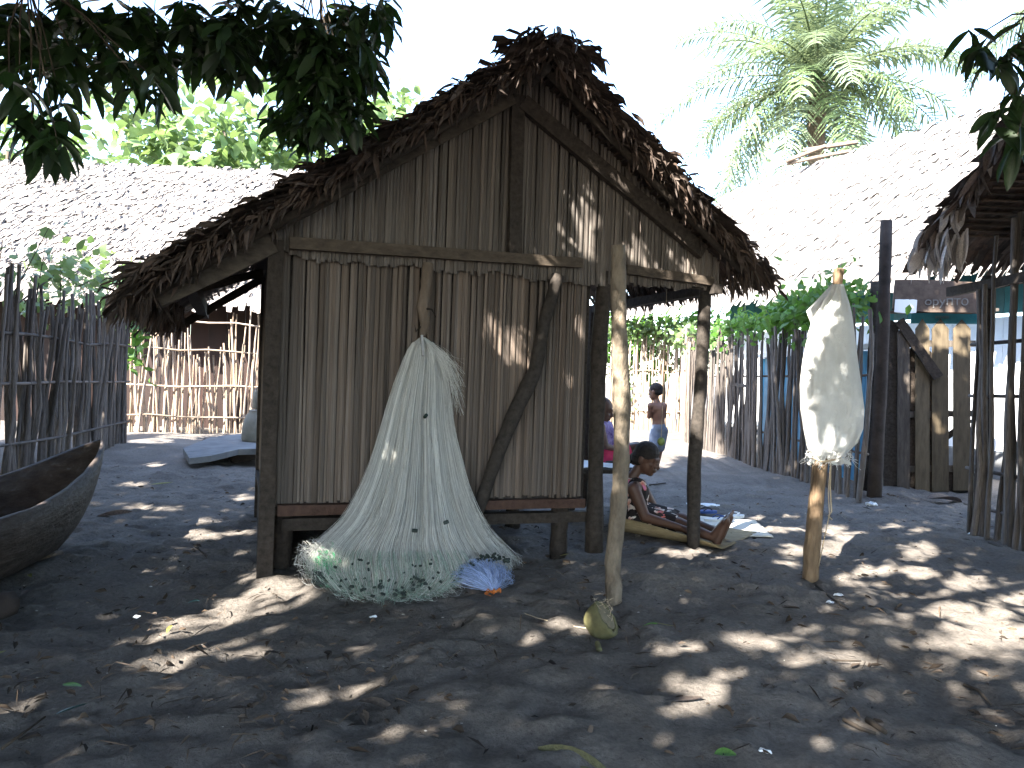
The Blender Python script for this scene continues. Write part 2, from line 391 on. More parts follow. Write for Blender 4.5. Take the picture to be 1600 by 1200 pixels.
# ================================================================== GROUND
def axis_coords(lo, hi, step, far_lo, far_hi):
    a = list(np.arange(lo, hi+1e-6, step)); g = step; x = hi
    while x < far_hi: g *= 1.35; x += g; a.append(x)
    g = step; x = lo; pre = []
    while x > far_lo: g *= 1.35; x -= g; pre.append(x)
    return np.array(pre[::-1] + a)
def vnoise(X, Y, f):
    n = 256; g = RNG.normal(0, 1, (n, n)); x = X*f+500.3; y = Y*f+500.7; ix = np.floor(x).astype(int); iy = np.floor(y).astype(int); fx = x-ix; fy = y-iy
    fx = fx*fx*(3-2*fx); fy = fy*fy*(3-2*fy); a = lambda i, j: g[(iy+j) % n, (ix+i) % n]
    return (a(0, 0)*(1-fx)+a(1, 0)*fx)*(1-fy)+(a(0, 1)*(1-fx)+a(1, 1)*fx)*fy
def gheight(X, Y):
    Z = np.zeros_like(X)
    for f, a in ((.7, .016), (1.7, .013), (3.7, .011), (7.3, .009), (13., .0062), (21., .004)):
        c, s_ = math.cos(f*3), math.sin(f*3); Z += a*vnoise(X*c-Y*s_, X*s_+Y*c, f)
    for k in range(520):                       # footprints and scuffs
        x = RNG.uniform(-4, 5); y = RNG.uniform(1.3, 9); th = RNG.uniform(0, 6.28)
        dx = (X-x)*math.cos(th)+(Y-y)*math.sin(th); dy = -(X-x)*math.sin(th)+(Y-y)*math.cos(th)
        m = (abs(dx) < .4) & (abs(dy) < .3)
        q = (dx[m]/RNG.uniform(.06, .13))**2 + (dy[m]/RNG.uniform(.03, .06))**2
        Z[m] += RNG.uniform(.006, .019)*(-np.exp(-q) + .55*np.exp(-(np.sqrt(q)-1.5)**2*3))
    return Z*np.clip(1.6-np.hypot(X, Y-5)/14, 0.0, 1)
xs = axis_coords(-4.4, 5.4, .024, -260, 260); ys = axis_coords(1.2, 8.4, .024, -120, 420)
X, Y = np.meshgrid(xs, ys); Z = gheight(X, Y)
nx, ny = len(xs), len(ys); I = np.arange(nx*ny).reshape(ny, nx)
q = np.stack([I[:-1, :-1], I[:-1, 1:], I[1:, 1:], I[1:, :-1]], -1).reshape(-1, 4)
me = np_mesh('ground', np.stack([X, Y, Z], -1).reshape(-1, 3), q.ravel(), np.full(len(q), 4), M['ground'])
ground = struct(link('ground', me))

# ================================================================== piece variants
def stick_mesh(name, mat, wob, sides=6, segs=7, taper=.7):
    b = MB(); pts = []; p = [0, 0]; dx = rr(-wob, wob)*.5; dy = rr(-wob, wob)*.5
    for i in range(segs+1):
        pts.append((p[0], p[1], i/segs)); p[0] += rr(-wob, wob)+dx*.5; p[1] += rr(-wob, wob)*.6+dy*.4
    # unit radius; x/y scaled by the radius, z by the length: build with xy-rings
    n0 = 0
    for i, (x, y, z) in enumerate(pts):
        r = (1-(1-taper)*z)*rr(.9, 1.1)
        for k in range(sides):
            a = 2*math.pi*k/sides; b.v.append((x+math.cos(a)*r, y+math.sin(a)*r, z))
    for i in range(segs):
        for k in range(sides):
            a = i*sides+k; c = i*sides+(k+1) % sides; b.f.append((a, c, c+sides, a+sides))
    b.f.append(tuple(reversed(range(sides)))); b.f.append(tuple(segs*sides+k for k in range(sides)))
    me = bpy.data.meshes.new(name); me.from_pydata(b.v, [], b.f); me.materials.append(mat)
    me.polygons.foreach_set('use_smooth', [True]*len(me.polygons)); me.update(); return me
STICK = [stick_mesh('stick', M['stick'], 1.0) for _ in range(12)]
STICKS = [stick_mesh('stick', M['stick'], .35) for _ in range(10)]
STICKT = [stick_mesh('stick', M['stickt'], .9) for _ in range(12)]
REED = [stick_mesh('reed', M['reed'], .10, 5, 5, .88) for _ in range(12)]
REEDG = [stick_mesh('reed', M['gable'], .10, 5, 5, .88) for _ in range(12)]

# ================================================================== THE HUT
hut = thing('thatched_hut', 'brown reed walled hut on stilts with steep dark thatched gable roof', 'hut', H(1.06, 0, 0))
TR = 1.56; ZR = 3.28; SLL = .735; SLR = .72
def slp(t): return SLL if t < TR else SLR
def zunder(t): return ZR - .12 - slp(t)*abs(t-TR)
# lower wall reeds
t = .05
while t < 2.05:
    w = random.choice((rr(.010, .022), rr(.018, .034))); z0 = .41+rr(-.01, .02); z1 = 1.97
    p = H(t, .0+rr(-.008, .008), z0)
    inst('reed', random.choice(REED), hut, p, (rr(-.003, .003), rr(-.007, .007), .366+rr(-.15, .15)), (w*.60, w*.22, z1-z0)); t += w*.83
# gable reeds, hanging a little in front of the lower wall
t = .02; zb = 1.86
while t < 3.08:
    w = rr(.0145, .030); zb += rr(-.012, .012); zb = min(max(zb, 1.835), 1.885)
    zt = zunder(t)+.02
    if zt-zb > .06:
        inst('reed', random.choice(REEDG), hut, H(t, .05+rr(-.006, .006), zb+rr(-.012, .012)), (rr(-.003, .003), rr(-.008, .008), .366+rr(-.3, .3)), (w*.62, w*.36, zt-zb))
    t += w*.93
b = MB()
b.quad(H(.03, -.03, .38), H(2.08, -.03, .38), H(2.08, -.03, 2.0), H(.03, -.03, 2.0))
b.quad(H(.0, .025, 1.88), H(3.08, .025, 1.88), H(3.08, .025, zunder(3.08)), H(.0, .025, zunder(0)))
b.tri(H(.0, .025, zunder(0)), H(3.08, .025, zunder(3.08)), H(TR, .025, zunder(TR)))
b.build('wall_lining', M['wood'], hut)  # dark sheet added behind the reeds to block light
def wallpanel(p0, p1, z0, z1, nm):
    b = MB(); p0 = Vector(p0); p1 = Vector(p1); n = int((p1-p0).length/.035); d = (p1-p0)/n
    for i in range(n):
        c = p0+d*(i+.5); b.tube([c+Vector((0, 0, z0)), c+Vector((rr(-.004, .004), 0, (z0+z1)/2)), c+Vector((0, 0, z1+rr(-.03, .03)))], .02, 5)
    b.box((p0+p1)/2+Vector((0, 0, (z0+z1)/2)), (p1-p0)/2, d.cross(Vector((0, 0, 1))).normalized()*.004, Vector((0, 0, (z1-z0)/2)))
    return stuff(b.build(nm, M['reed'], hut))
LB = -1.82
wallpanel(H(.04, -.06, 0), H(.04, LB, 0), .4, 2.0, 'side_wall'); wallpanel(H(2.07, -.06, 0), H(2.07, LB, 0), .4, 2.3, 'side_wall')
wallpanel(H(0, LB, 0), H(2.07, LB, 0), .4, 2.2, 'back_wall')
b = MB(); b.box(H(1.035, LB/2-.02, .36), HT*1.03, HN*(abs(LB)/2-.03), (0, 0, .02)); b.build('floor', M['wood'], hut)
# frame
def beam(name, a, c, w, h, mat='beam', up=(0, 0, 1)):
    q = MB(); q.beam(a, c, w, h, up); return q.build(name, M[mat], hut)
beam('corner_post', H(.022, .06, -.05), H(.03, .07, 1.93), .085, .085, 'wood', HN)
beam('corner_post', H(.055, LB, -.05), H(.055, LB, 1.95), .10, .10, 'wood', HN)
def log(name, pts, rad, mat='wood', parent=None, sides=9):
    # resample + jitter
    P = []; Rr = []
    pts = [Vector(p) for p in pts]
    if not hasattr(rad, '__len__'): rad = [rad]*len(pts)
    for i in range(len(pts)-1):
        for k in range(4):
            u = k/4; P.append(pts[i].lerp(pts[i+1], u)); Rr.append((rad[i]*(1-u)+rad[i+1]*u)*rr(.92, 1.1))
    P.append(pts[-1]); Rr.append(rad[-1])
    q = MB(); q.tube(P, Rr, sides, True, .05); return q.build(name, M[mat], parent, True)
log('corner_post', [FAC(928, 862, .02)*1, FAC(931, 700, .0), FAC(935, 560, .0), FAC(945, 425, .0)], [.06, .055, .055, .055], 'wood', hut)
log('stilt', [H(2.1, LB, -.05), H(2.1, LB, 2.2)], .055, 'wood', hut)
for tt, oo in ((.12, -.1), (1.0, -.12), (1.93, -.08), (.1, -1.0), (1.0, -1.0), (1.95, -1.0)):
    log('stilt', [H(tt, oo, -.05), H(tt+rr(-.02, .02), oo, .36)], .06, 'wood', hut)
beam('tie_beam', FAC(452, 380, .10), FAC(908, 411, .10), .05, .066)
beam('tie_beam', FAC(978, 421, .10), FAC(1113, 440, .10), .05, .062)
beam('king_post', FAC(803, 400, .085), FAC(809, 150, .085), .085, .05, 'wood', HN)
beam('barge_board', FAC(424, 350, .095), FAC(800, 152, .095), .045, .10, 'beam')
beam('barge_board', FAC(816, 160, .10), FAC(1098, 395, .10), .045, .095, 'wood')
beam('rafter', FAC(243, 462, .12), FAC(425, 378, .10), .06, .13, 'beam')
beam('sill', FAC(433, 797, .045), FAC(912, 785, .045), .05, .06, 'sill')
beam('floor_beam', FAC(440, 818, -.05), FAC(915, 806, -.05), .07, .07, 'wood')
beam('floor_beam', H(0, LB+.1, .3), H(2.1, LB+.1, .3), .07, .07, 'wood')
beam('wall_plate', H(-.02, .05, 1.96), H(-.02, LB, 1.96), .08, .08, 'wood')
beam('wall_plate', H(2.1, .02, 2.0), H(2.1, LB, 2.0), .08, .08, 'wood')
beam('purlin', H(-.42, .2, 1.68), H(-.42, LB, 1.62), .07, .07, 'wood')
beam('purlin', H(3.0, .15, 1.88), H(3.0, LB, 1.88), .07, .07, 'wood')
beam('rafter', H(.05, -1.7, 1.95), H(-.55, -1.6, 1.52), .08, .06, 'wood')
beam('tie_beam', H(-.02, -1.2, 1.9), H(-.6, -.5, 1.62), .05, .05, 'beam')
log('brace', [FAC(744, 806, .10), FAC(766, 742, .09), FAC(785, 690, .085), FAC(810, 632, .085), FAC(836, 580, .085), FAC(850, 505, .08), FAC(872, 430, .08)],
    [.040, .044, .046, .050, .050, .044, .042], 'wood', hut, 10)
hb = log('hook_branch', [FAC(669, 412, .06), FAC(666, 450, .08), FAC(660, 480, .10), FAC(664, 505, .10), FAC(659, 528, .11)], [.034, .036, .038, .030, .018], 'bark', hut, 10)
q = MB(); q.tube([FAC(663, 482, .12), FAC(675, 484, .14), FAC(681, 496, .15)], [.008, .006, .003], 5); q.tube([FAC(658, 510, .11), FAC(650, 518, .13), FAC(648, 508, .13)], [.006, .005, .002], 5)
q.build('twig', M['twig'], hb)
log('veranda_post', [H(2.98, .0, -.05)*1, H(2.96, 0, .6), H(2.99, 0, 1.2), H(3.0, .0, 1.9)], [.046, .05, .046, .044], 'wood', hut)
log('veranda_post', [H(2.98, -1.75, -.05), H(3.0, -1.75, 1.9)], [.05, .045], 'wood', hut)

for k in range(14):  # boards added at rear and left to keep the underfloor dark
    q = MB(); q.box(H(.05+.146*k+.07, LB+.03, .17), HT*.071, HN*.008, (0, 0, .20+rr(-.01, .01))); q.build('skirt_board', M['wood'], hut)
for k in range(11):
    q = MB(); q.box(H(.03, LB+.12+.155*k, .17), HT*.008, HN*.076, (0, 0, .20+rr(-.01, .01))); q.build('skirt_board', M['wood'], hut)
# thatch slope: courses of overlapping flaps, each course one part
def thatch(parent, ridge, sdir, adir, amax, len_, slope, zr, step, fw, flen, thick, mat, nm='thatch_course', batten='wood', front=.0, ragged=.10, jitz=.018, eave_extra=.22, rowj=.6):
    ridge = Vector(ridge); sdir = Vector(sdir); adir = Vector(adir)
    nrm = (Vector((0, 0, 1)) + sdir*slope).normalized(); dn = (sdir + Vector((0, 0, -slope))).normalized()
    hyp = math.hypot(1, slope); ns = int(amax*hyp/step)
    for i in range(ns+1):
        a = i*step; base = ridge + dn*a + Vector((0, 0, zr-ridge.z if False else 0))
        mb = MB(); x = -front - rr(0, ragged*.4); end = len_
        wav = rr(0, 6)
        while x < end:
            w = fw*rr(.6, 1.4); L = flen*rr(.8, 1.15); tilt = rr(-.14, .14)*fw*3
            if i >= ns-1: L += eave_extra*rr(.3, 1.1)
            edge = x < -front + fw*1.5
            lift = thick*rr(.75, 1.15) + (rr(-.02, .01) if edge else 0)
            p0 = base + adir*x + dn*(rr(-.5, .5)*step*rowj) + nrm*(rr(-.3, .3)*jitz + .006*math.sin(x*3+wav))
            p1 = p0 + adir*w
            droop = Vector((0, 0, -1))
            ea = (Vector((0, 0, 0)) if not edge else -adir*rr(0, ragged))
            if i >= ns-3:
                k = (i-(ns-3))/3.0
                m0 = p0 + dn*(L*.5) + nrm*lift*.6 + droop*(.04*k); m1 = p1 + dn*(L*.5) + nrm*lift*.6 + droop*(.04*k)
                e0 = p0 + dn*(L*.85) + droop*(.09*k*rr(.6, 1.3)) + adir*tilt + nrm*lift*.5; e1 = p1 + dn*(L*.85) + droop*(.09*k*rr(.6, 1.3)) + adir*tilt + nrm*lift*.5
            else:
                m0 = p0 + dn*(L*.5) + nrm*lift*.6; m1 = p1 + dn*(L*.5) + nrm*lift*(.6 + rr(-.1, .1))
                e0 = p0 + dn*(L*rr(.9, 1.05)) + nrm*lift*1.05 + adir*tilt; e1 = p1 + dn*(L*rr(.9, 1.05)) + nrm*lift*rr(.95, 1.2) + adir*tilt
            n = len(mb.v)
            tipw = rr(.15, .5)
            e0, e1 = e0.lerp(e1, tipw*.5), e1.lerp(e0, tipw*.5)
            mb.v += [tuple(p0+ea*.5), tuple(p1), tuple(m1), tuple(m0+ea), tuple(e1), tuple(e0+ea)]
            mb.f += [(n, n+1, n+2, n+3), (n+3, n+2, n+4, n+5)]
            x += w*.82
        if batten:
            q0 = base - nrm*.012 - adir*front*.6; q1 = base - nrm*.012 + adir*(len_*.98)
            mb.tube([q0, q0.lerp(q1, .3)+nrm*rr(-.01, .005), q0.lerp(q1, .7)+nrm*rr(-.01, .005), q1], .011, 5)
        mb.build(nm, M[mat], parent)

roof = link('roof', None, hut); roof['_w'] = list(hut['_w'])
RP = H(TR, 0, ZR-.085)
thatch(roof, RP, -HT, -HN, 2.05, 2.15, SLL, ZR, .060, .042, .34, .075, 'thatch', front=.31, eave_extra=.10)
thatch(roof, RP, HT, -HN, 1.42, 2.15, SLR, ZR, .060, .042, .34, .075, 'thatch', front=.31, eave_extra=.10)
# ridge cap of bundled leaves
def leaf_shape(name, mat, L=1., Wd=.2, curl=.3, fold=.3, n=7, twist=0):
    b = MB()
    for i in range(n+1):
        u = i/n; w = Wd*.5*(math.sin(math.pi*min(1, u*.93+.05))**.8); 
        if i == n: w = .002
        x = u*L; z = -curl*L*u*u; tw = twist*u
        c, s = math.cos(tw), math.sin(tw)
        for k, yy, zz in ((0, -w, fold*w), (1, 0, 0), (2, w, fold*w)):
            b.v.append((x, yy*c-zz*s, z+yy*s+zz*c))
    for i in range(n):
        for k in range(2):
            a = i*3+k; b.f.append((a, a+1, a+4, a+3))
    me = bpy.data.meshes.new(name); me.from_pydata(b.v, [], b.f); me.materials.append(mat)
    me.polygons.foreach_set('use_smooth', [True]*len(me.polygons)); me.update(); return me
DRY = [leaf_shape('dry_leaf', M['dryleaf'], 1, rr(.14, .34), rr(-.1, .6), rr(.1, .8), 7, rr(-1.2, 1.2)) for _ in range(14)]
PALE = [leaf_shape('dry_leaf', M['paleleaf'], 1, rr(.14, .3), rr(.0, .6), rr(.1, .8), 7, rr(-1.2, 1.2)) for _ in range(8)]
def orient(d, roll=0):
    d = Vector(d).normalized(); qn = d.to_track_quat('X', 'Z'); return (qn @ Euler((roll, 0, 0)).to_quaternion()).to_euler()
def zroof(t): return ZR - slp(t)*abs(t-TR)
for i in range(85):       # ridge leaves folded over both slopes
    o = .37 - (i/85)**1.4*2.1 + rr(-.05, .05); s = random.choice((-1, 1))
    p = H(TR+s*rr(0, .06), o, ZR+rr(-.02, .05))
    d = HT*s*rr(.5, 1) + HN*rr(-.2, .5) + Vector((0, 0, rr(-.85, -.2)))
    inst('dry_leaf', random.choice(DRY), roof, p, orient(d, rr(-.6, .6)), (rr(.12, .26),)*3)
for i in range(9):       # dark ridge tuft over the gable tip
    p = H(TR+rr(-.05, .22), .33+rr(-.08, .06), ZR+rr(-.02, .06)); s = random.choice((-1, 1, 1))
    d = HT*s*rr(.1, 1) + HN*rr(.0, .5) + Vector((0, 0, rr(-1.2, -.35)))
    inst('dry_leaf', random.choice(DRY), roof, p, orient(d, rr(-1, 1)), (rr(.12, .24), rr(.12, .25), rr(.12, .25)))
for i in range(60):      # ragged verge leaves
    if i % 3: t = TR - rr(.05, 2.1); s = -1
    else: t = TR + rr(.1, 1.65); s = 1
    p = H(t, .31+rr(-.10, .05), zroof(t)-rr(-.03, .10))
    d = HT*s*rr(.2, 1.0) + HN*rr(.0, .6) + Vector((0, 0, -rr(.2, 1.0)))
    inst('dry_leaf', random.choice(DRY), roof, p, orient(d, rr(-1, 1)), (rr(.10, .2), rr(.10, .2), rr(.1, .2)))
for i in range(60):       # fringe at both eaves
    s = random.choice((-1, 1)); a = 2.16 if s < 0 else 1.66
    p = H(TR+s*(a-.05), .30-rr(0, 2.0), zroof(TR+s*a)-.06+rr(-.03, .03))
    d = HT*s*rr(.1, .5) + HN*rr(-.4, .4) + Vector((0, 0, -1))
    inst('dry_leaf', random.choice(DRY), roof, p, orient(d, rr(-1, 1)), (rr(.10, .2), rr(.10, .2), rr(.1, .2)))
def shag(name, n, fn, mat, parent, Ls=(.06, .2), wf=.3):
    mb = MB()
    for i in range(n):
        p, d = fn(); p = Vector(p); d = Vector(d).normalized(); L = rr(*Ls); w = L*wf*rr(.4, 1.2)
        s1 = d.cross(Vector((rr(-1, 1), rr(-1, 1), rr(-.6, 1)))).normalized(); up = s1.cross(d)
        k = up*L*rr(-.25, .25)
        q0 = p; q1 = p+d*L*.4+k*.6; q2 = p+d*L*.75+k*.9; q3 = p+d*L+k*.4-Vector((0, 0, L*.2)); fo = up*w*rr(.2, .6)
        n0 = len(mb.v); mb.v += [tuple(q0), tuple(q1-s1*w*.5+fo), tuple(q1), tuple(q1+s1*w*.5+fo), tuple(q2-s1*w*.4+fo), tuple(q2), tuple(q2+s1*w*.4+fo), tuple(q3)]
        mb.f += [(n0, n0+2, n0+1), (n0, n0+3, n0+2), (n0+1, n0+2, n0+5, n0+4), (n0+2, n0+3, n0+6, n0+5), (n0+4, n0+5, n0+7), (n0+5, n0+6, n0+7)]
    return stuff(mb.build(name, M[mat], parent))
def sh_verge():
    if random.random() < .58: s = -1; a = rr(0, 2.28)
    else: s = 1; a = rr(0, 1.78)
    p = H(TR+s*a, .31+rr(-.16, .07), zroof(TR+s*a)+rr(-.12, .02)); return p, HT*s*rr(-.1, 1)+HN*rr(-.1, .35)+Vector((0, 0, rr(-1, .0)))
def sh_top():
    if random.random() < .58: s = -1; a = rr(0, 2.28)
    else: s = 1; a = rr(0, 1.75)
    p = H(TR+s*a, .31-rr(0, 1)**1.6*2.2, zroof(TR+s*a)+rr(.0, .025)); return p, HT*s*rr(.4, 1)+HN*rr(-.4, .4)+Vector((0, 0, rr(-.75, -.1)))
def sh_ridge():
    s = random.choice((-1, 1)); p = H(TR+s*rr(0, .22)+.05, .34-rr(0, 1)**2*1.9, ZR+rr(-.08, .02)); return p, HT*s*rr(.1, 1)+HN*rr(-.3, .8)+Vector((0, 0, rr(-1.1, .2)))
def sh_eave():
    s = random.choice((-1, 1)); a = 2.27 if s < 0 else 1.72
    p = H(TR+s*(a+rr(-.16, .03)), .33-rr(0, 2.2), zroof(TR+s*a)+rr(-.09, .05)); return p, HT*s*rr(0, .5)+HN*rr(-.35, .35)+Vector((0, 0, -1))
shag('loose_thatch', 2600, sh_verge, 'thatch', roof, (.05, .15), .22); shag('loose_thatch', 2600, sh_top, 'thatch', roof, (.05, .16), .25); shag('loose_thatch', 520, sh_ridge, 'thatch', roof, (.06, .19)); shag('loose_thatch', 900, sh_eave, 'thatch', roof, (.06, .15), .2)
for px, py, L in ((830, 85, .2), (760, 115, .2), (935, 75, .12), (1000, 345, .08)):   # hanging threads of leaf
    p = FAC(px, py, .32); inst('dry_leaf', DRY[0], roof, p, orient((.02, 0, -1)), (L, .03, .05))
q = MB()
for s, a in ((-1, 2.15), (1, 1.72)):   # verge poles under the thatch
    q.tube([H(TR, .24, ZR-.15), H(TR+s*a*.5, .24, ZR-.15-(SLL if s < 0 else SLR)*a*.5+rr(-.01, .01)), H(TR+s*a, .24, ZR-.15-(SLL if s < 0 else SLR)*a)], [.026, .028, .024], 7)
q.build('verge_pole', M['wood'], roof, True)
q = MB(); q.tube([H(TR, .3, ZR-.17), H(TR, LB, ZR-.17)], .035, 8); q.build('ridge_pole', M['wood'], roof, True)

# ================================================================== FISHING NET
net = thing('fishing_net', 'white fishing net hanging from a branch stub and spreading onto the sand', 'fishing net', H(.95, .35, 0))
ROWS = [  # y, left x, right x, forward offset
    (527, 656, 664, .13), (536, 645, 676, .15), (552, 636, 688, .17), (576, 628, 693, .18), (600, 619, 697, .195), (636, 609, 700, .215), (672, 600, 704, .235), (720, 587, 714, .27), (760, 572, 723, .31),
    (800, 553, 738, .36), (824, 533, 750, .40), (842, 513, 763, .43), (860, 493, 780, .46), (880, 481, 796, .51), (900, 484, 801, .56), (928, 516, 735, .62), (944, 540, 690, .66)]
def netpt(u, v, back=0.0):
    f = v*(len(ROWS)-1); i = min(int(f), len(ROWS)-2); k = f-i
    a, c = ROWS[i], ROWS[i+1]
    y = a[0]*(1-k)+c[0]*k; xl = a[1]*(1-k)+c[1]*k; xr = a[2]*(1-k)+c[2]*k; o = a[3]*(1-k)+c[3]*k
    bul = math.sin(math.pi*min(max(u, 0), 1))
    oo = o*(1-.35*(1-bul)) - back*(.25+.5*v)*o
    fold = .010+.016*v
    oo += fold*math.sin(u*19+1.3*math.sin(v*2.5)) + fold*.6*math.sin(u*47+2+v*1.5) + fold*1.2*mnoise.noise((u*6, v*1.2, 4.4))
    yy = y + (9*(1-bul)**2*-1 if v > .8 else 0) + 4*math.sin(u*17+2)*max(0, v-.85)*6
    p = FAC(xl+(xr-xl)*u, yy, oo)
    if p.z < .012: p.z = .012 + abs(rr(0, .01))
    return p
def sheet(nu, nv, back, vmax=1.0, ph=0):
    me = bpy.data.meshes.new('net_sheet'); vs = []; fs = []; uv = []
    for j in range(nv+1):
        for i in range(nu+1):
            u, v = i/nu, j/nv*vmax; vs.append(tuple(netpt(.02+.96*u+.008*math.sin(v*9+ph), v, back) - Vector(net['_w']))); uv.append((u+ph, v))
    for j in range(nv):
        for i in range(nu):
            a = j*(nu+1)+i; fs.append((a, a+1, a+nu+2, a+nu+1))
    me.from_pydata(vs, [], fs); me.materials.append(M['netsheet'])
    l = me.uv_layers.new(name='UVMap')
    for lp in me.loops: l.data[lp.index].uv = uv[lp.vertex_index]
    me.polygons.foreach_set('use_smooth', [True]*len(me.polygons)); me.update(); return link('net_sheet', me, net)
sheet(120, 60, .0); sheet(100, 50, .35, .98, 3.0); sheet(80, 40, .9, .9, 7.0)
def ribbons(name, n, mat, ufn, v0, v1, wid, backr, segs=16, wander=.02, lift=.006):
    mb = MB()
    for s in range(n):
        u = ufn(); bk = rr(*backr); a = v0+rr(0, .02); c = v1-abs(random.gauss(0, .06)); ph = rr(0, 6); am = wander*rr(.2, 1); w = wid*rr(.6, 1.3)
        st = None
        for i in range(segs+1):
            v = a+(c-a)*i/segs
            p = netpt(u+am*math.sin(v*6+ph)*v, v, bk) + HN*(lift*rr(0, 1.5))
            sd = HT*w + Vector((0, 0, rr(-w, w)*.3))
            n0 = len(mb.v); mb.v += [tuple(p-sd), tuple(p+sd)]
            if i: mb.f.append((n0-2, n0-1, n0+1, n0))
    return stuff(mb.build(name, M[mat], net))
ribbons('net_strands', 1900, 'strand', lambda: rr(.0, 1), 0,   .95, .0009, (-.08, .3))
ribbons('net_strands', 420, 'strand', lambda: random.choice((rr(-.06, .10), rr(.90, 1.05))), .05, .86, .0008, (-.1, .6), 16, .05)
ribbons('net_strands', 260, 'strandg', lambda: rr(.02, .78), .74, 1.02, .0009, (-.12, .1), 10, .1, .03)
# tangled hem: loops of fine line
def tangle(name, n, mat, cfn, size, w, parent, fl=.5, nseg=12):
    mb = MB()
    for s in range(n):
        c = Vector(cfn()); ax = unit(2); r = size*rr(.4, 1.2); a0 = rr(0, 6); da = rr(2, 6.5)
        for i in range(nseg+1):
            a = a0+da*i/nseg
            p = c + Vector(ax[0])*(math.cos(a)*r) + Vector(ax[1])*(math.sin(a)*r); p.z = max(.008, c.z+(p.z-c.z)*fl)
            tp = Vector((rr(-1, 1), rr(-1, 1), rr(-1, 1)))*w*.3 + HT*w*.6 + Vector((0, 0, w*.6))
            n0 = len(mb.v); mb.v += [tuple(p-tp), tuple(p+tp)]
            if i: mb.f.append((n0-2, n0-1, n0+1, n0))
    return stuff(mb.build(name, M[mat], parent))
def hem():
    x = rr(498, 715); y = 930 + 14*math.sin((x-490)/230*math.pi) - abs(random.gauss(0, 15)) + (-22 if x < 520 else 0)
    p = G(x, y, .0); p.z = rr(.005, .05); return p
tangle('hem_tangle', 420, 'strandg', hem, .035, .0009, net); tangle('hem_tangle', 420, 'strand', hem, .05, .0008, net, .8)
tangle('hem_tangle', 260, 'strand', lambda: PD(rr(468, 530), rr(848, 905), 3.85+rr(-.1, .2)), .045, .0011, net, 1.0)
tangle('green_bundle', 160, 'green', lambda: PD(random.gauss(512, 7), random.gauss(885, 12), 3.83+rr(-.03, .03)), .022, .0016, net, 1.)
# blue tail: a skein combed towards an orange knot
mb = MB(); knot = G(772, 934); knot.z = .03
for s in range(520):
    x = rr(700, 803); y = 905-26*math.sin((x-700)/105*math.pi)+rr(-8, 10); p0 = PD(x, y, 4.0+rr(-.08, .06)); p0.z = max(p0.z, .02)
    mid = p0.lerp(knot, .5) + Vector((rr(-.07, .07), -.05+rr(-.05, .05), rr(0, .10))); 
    if x > 770: mid += Vector((.03, 0, .02))
    for i in range(11):
        k = i/10; p = p0*((1-k)**2)+mid*(2*k*(1-k))+knot*(k*k); p = p + Vector((rr(-.005, .005), rr(-.005, .005), .006)); p.z = max(p.z, .01)
        n0 = len(mb.v); sd = Vector((rr(.0004, .0012), 0, rr(.0004, .0012))); mb.v += [tuple(p-sd), tuple(p+sd)]
        if i: mb.f.append((n0-2, n0-1, n0+1, n0))
stuff(mb.build('blue_skein', M['strandb'], net))
mb = MB()
for k in range(7):
    c = knot+Vector((rr(-.03, .05), rr(-.03, .02), rr(-.01, .02))); pts = []
    for i in range(9):
        a = i/8*rr(3, 6); pts.append(c+Vector((math.cos(a)*.022, math.sin(a)*.018-.01, max(-.015, math.sin(a*2)*.012))))
    mb.tube(pts, .003, 4)
mb.build('orange_knot', M['orange'], net)
# floats
fm = []
for _ in range(4):
    b = MB(); b.tube([(-.5, 0, 0), (-.42, 0, 0), (0, 0, 0), (.42, 0, 0), (.5, 0, 0)], [.22, .33, .36, .33, .22], 7)
    me = bpy.data.meshes.new('float'); me.from_pydata(b.v, [], b.f); me.materials.append(M['float']); me.update(); fm.append(me)
def addfloat(p, s=None): inst('float', random.choice(fm), net, p, (rr(-.6, .6), rr(-.6, .6), rr(0, 6)), (s or rr(.016, .026),)*3)
for px, py in ((665, 650), (648, 829), (697, 816)):
    p = PD(px, py, 1); h = (py-528)/416; o = .25 + h*.3; addfloat(FAC(px, py, o), .032)
for i in range(110):
    x = rr(505, 708); y = 905 + 24*math.sin((x-490)/230*math.pi) + rr(-10, 14); p = G(x, y) - Vector((0, .05, 0)); p.z = rr(.04, .10); addfloat(p)
for i in range(26):
    x = rr(520, 700); addfloat(FAC(x, rr(872, 925), .66+rr(0, .04)), rr(.013, .02))
for i in range(48):
    a = rr(0, 1); x = 705+90*a; y = 912-42*math.sin(a*2.2)+rr(-5, 6); p = PD(x, y, 3.97+rr(-.04, .06)); p.z = max(.02, p.z); addfloat(p)
mb = MB(); c = PD(500, 905, 3.82)
for k in range(9):
    pts = []; r = rr(.03, .045)
    for i in range(11):
        a = i/10*6.3; pts.append(c+Vector((math.cos(a)*r, math.sin(a)*r*.7, -.02+k*.008+rr(-.004, .004))))
    mb.tube(pts, .009, 5)
mb.build('rope_coil', M['float'], net, True)
q = MB(); q.beam(FAC(659, 524, .17), FAC(661, 556, .215), .014, .014); q.build('iron_nail', M['steel'], net)
mb = MB()
for s in range(150):
    e = FAC(rr(694, 728), rr(560, 650), .16); p0 = FAC(664, 532, .17); mid = FAC(rr(690, 712), rr(540, 575), .22)
    for i in range(9):
        k = i/8; p = p0*((1-k)**2)+mid*(2*k*(1-k))+e*(k*k); n0 = len(mb.v); sd = HT*.0008
        mb.v += [tuple(p-sd), tuple(p+sd)]
        if i: mb.f.append((n0-2, n0-1, n0+1, n0))
stuff(mb.build('loose_tuft', M['strand'], net))

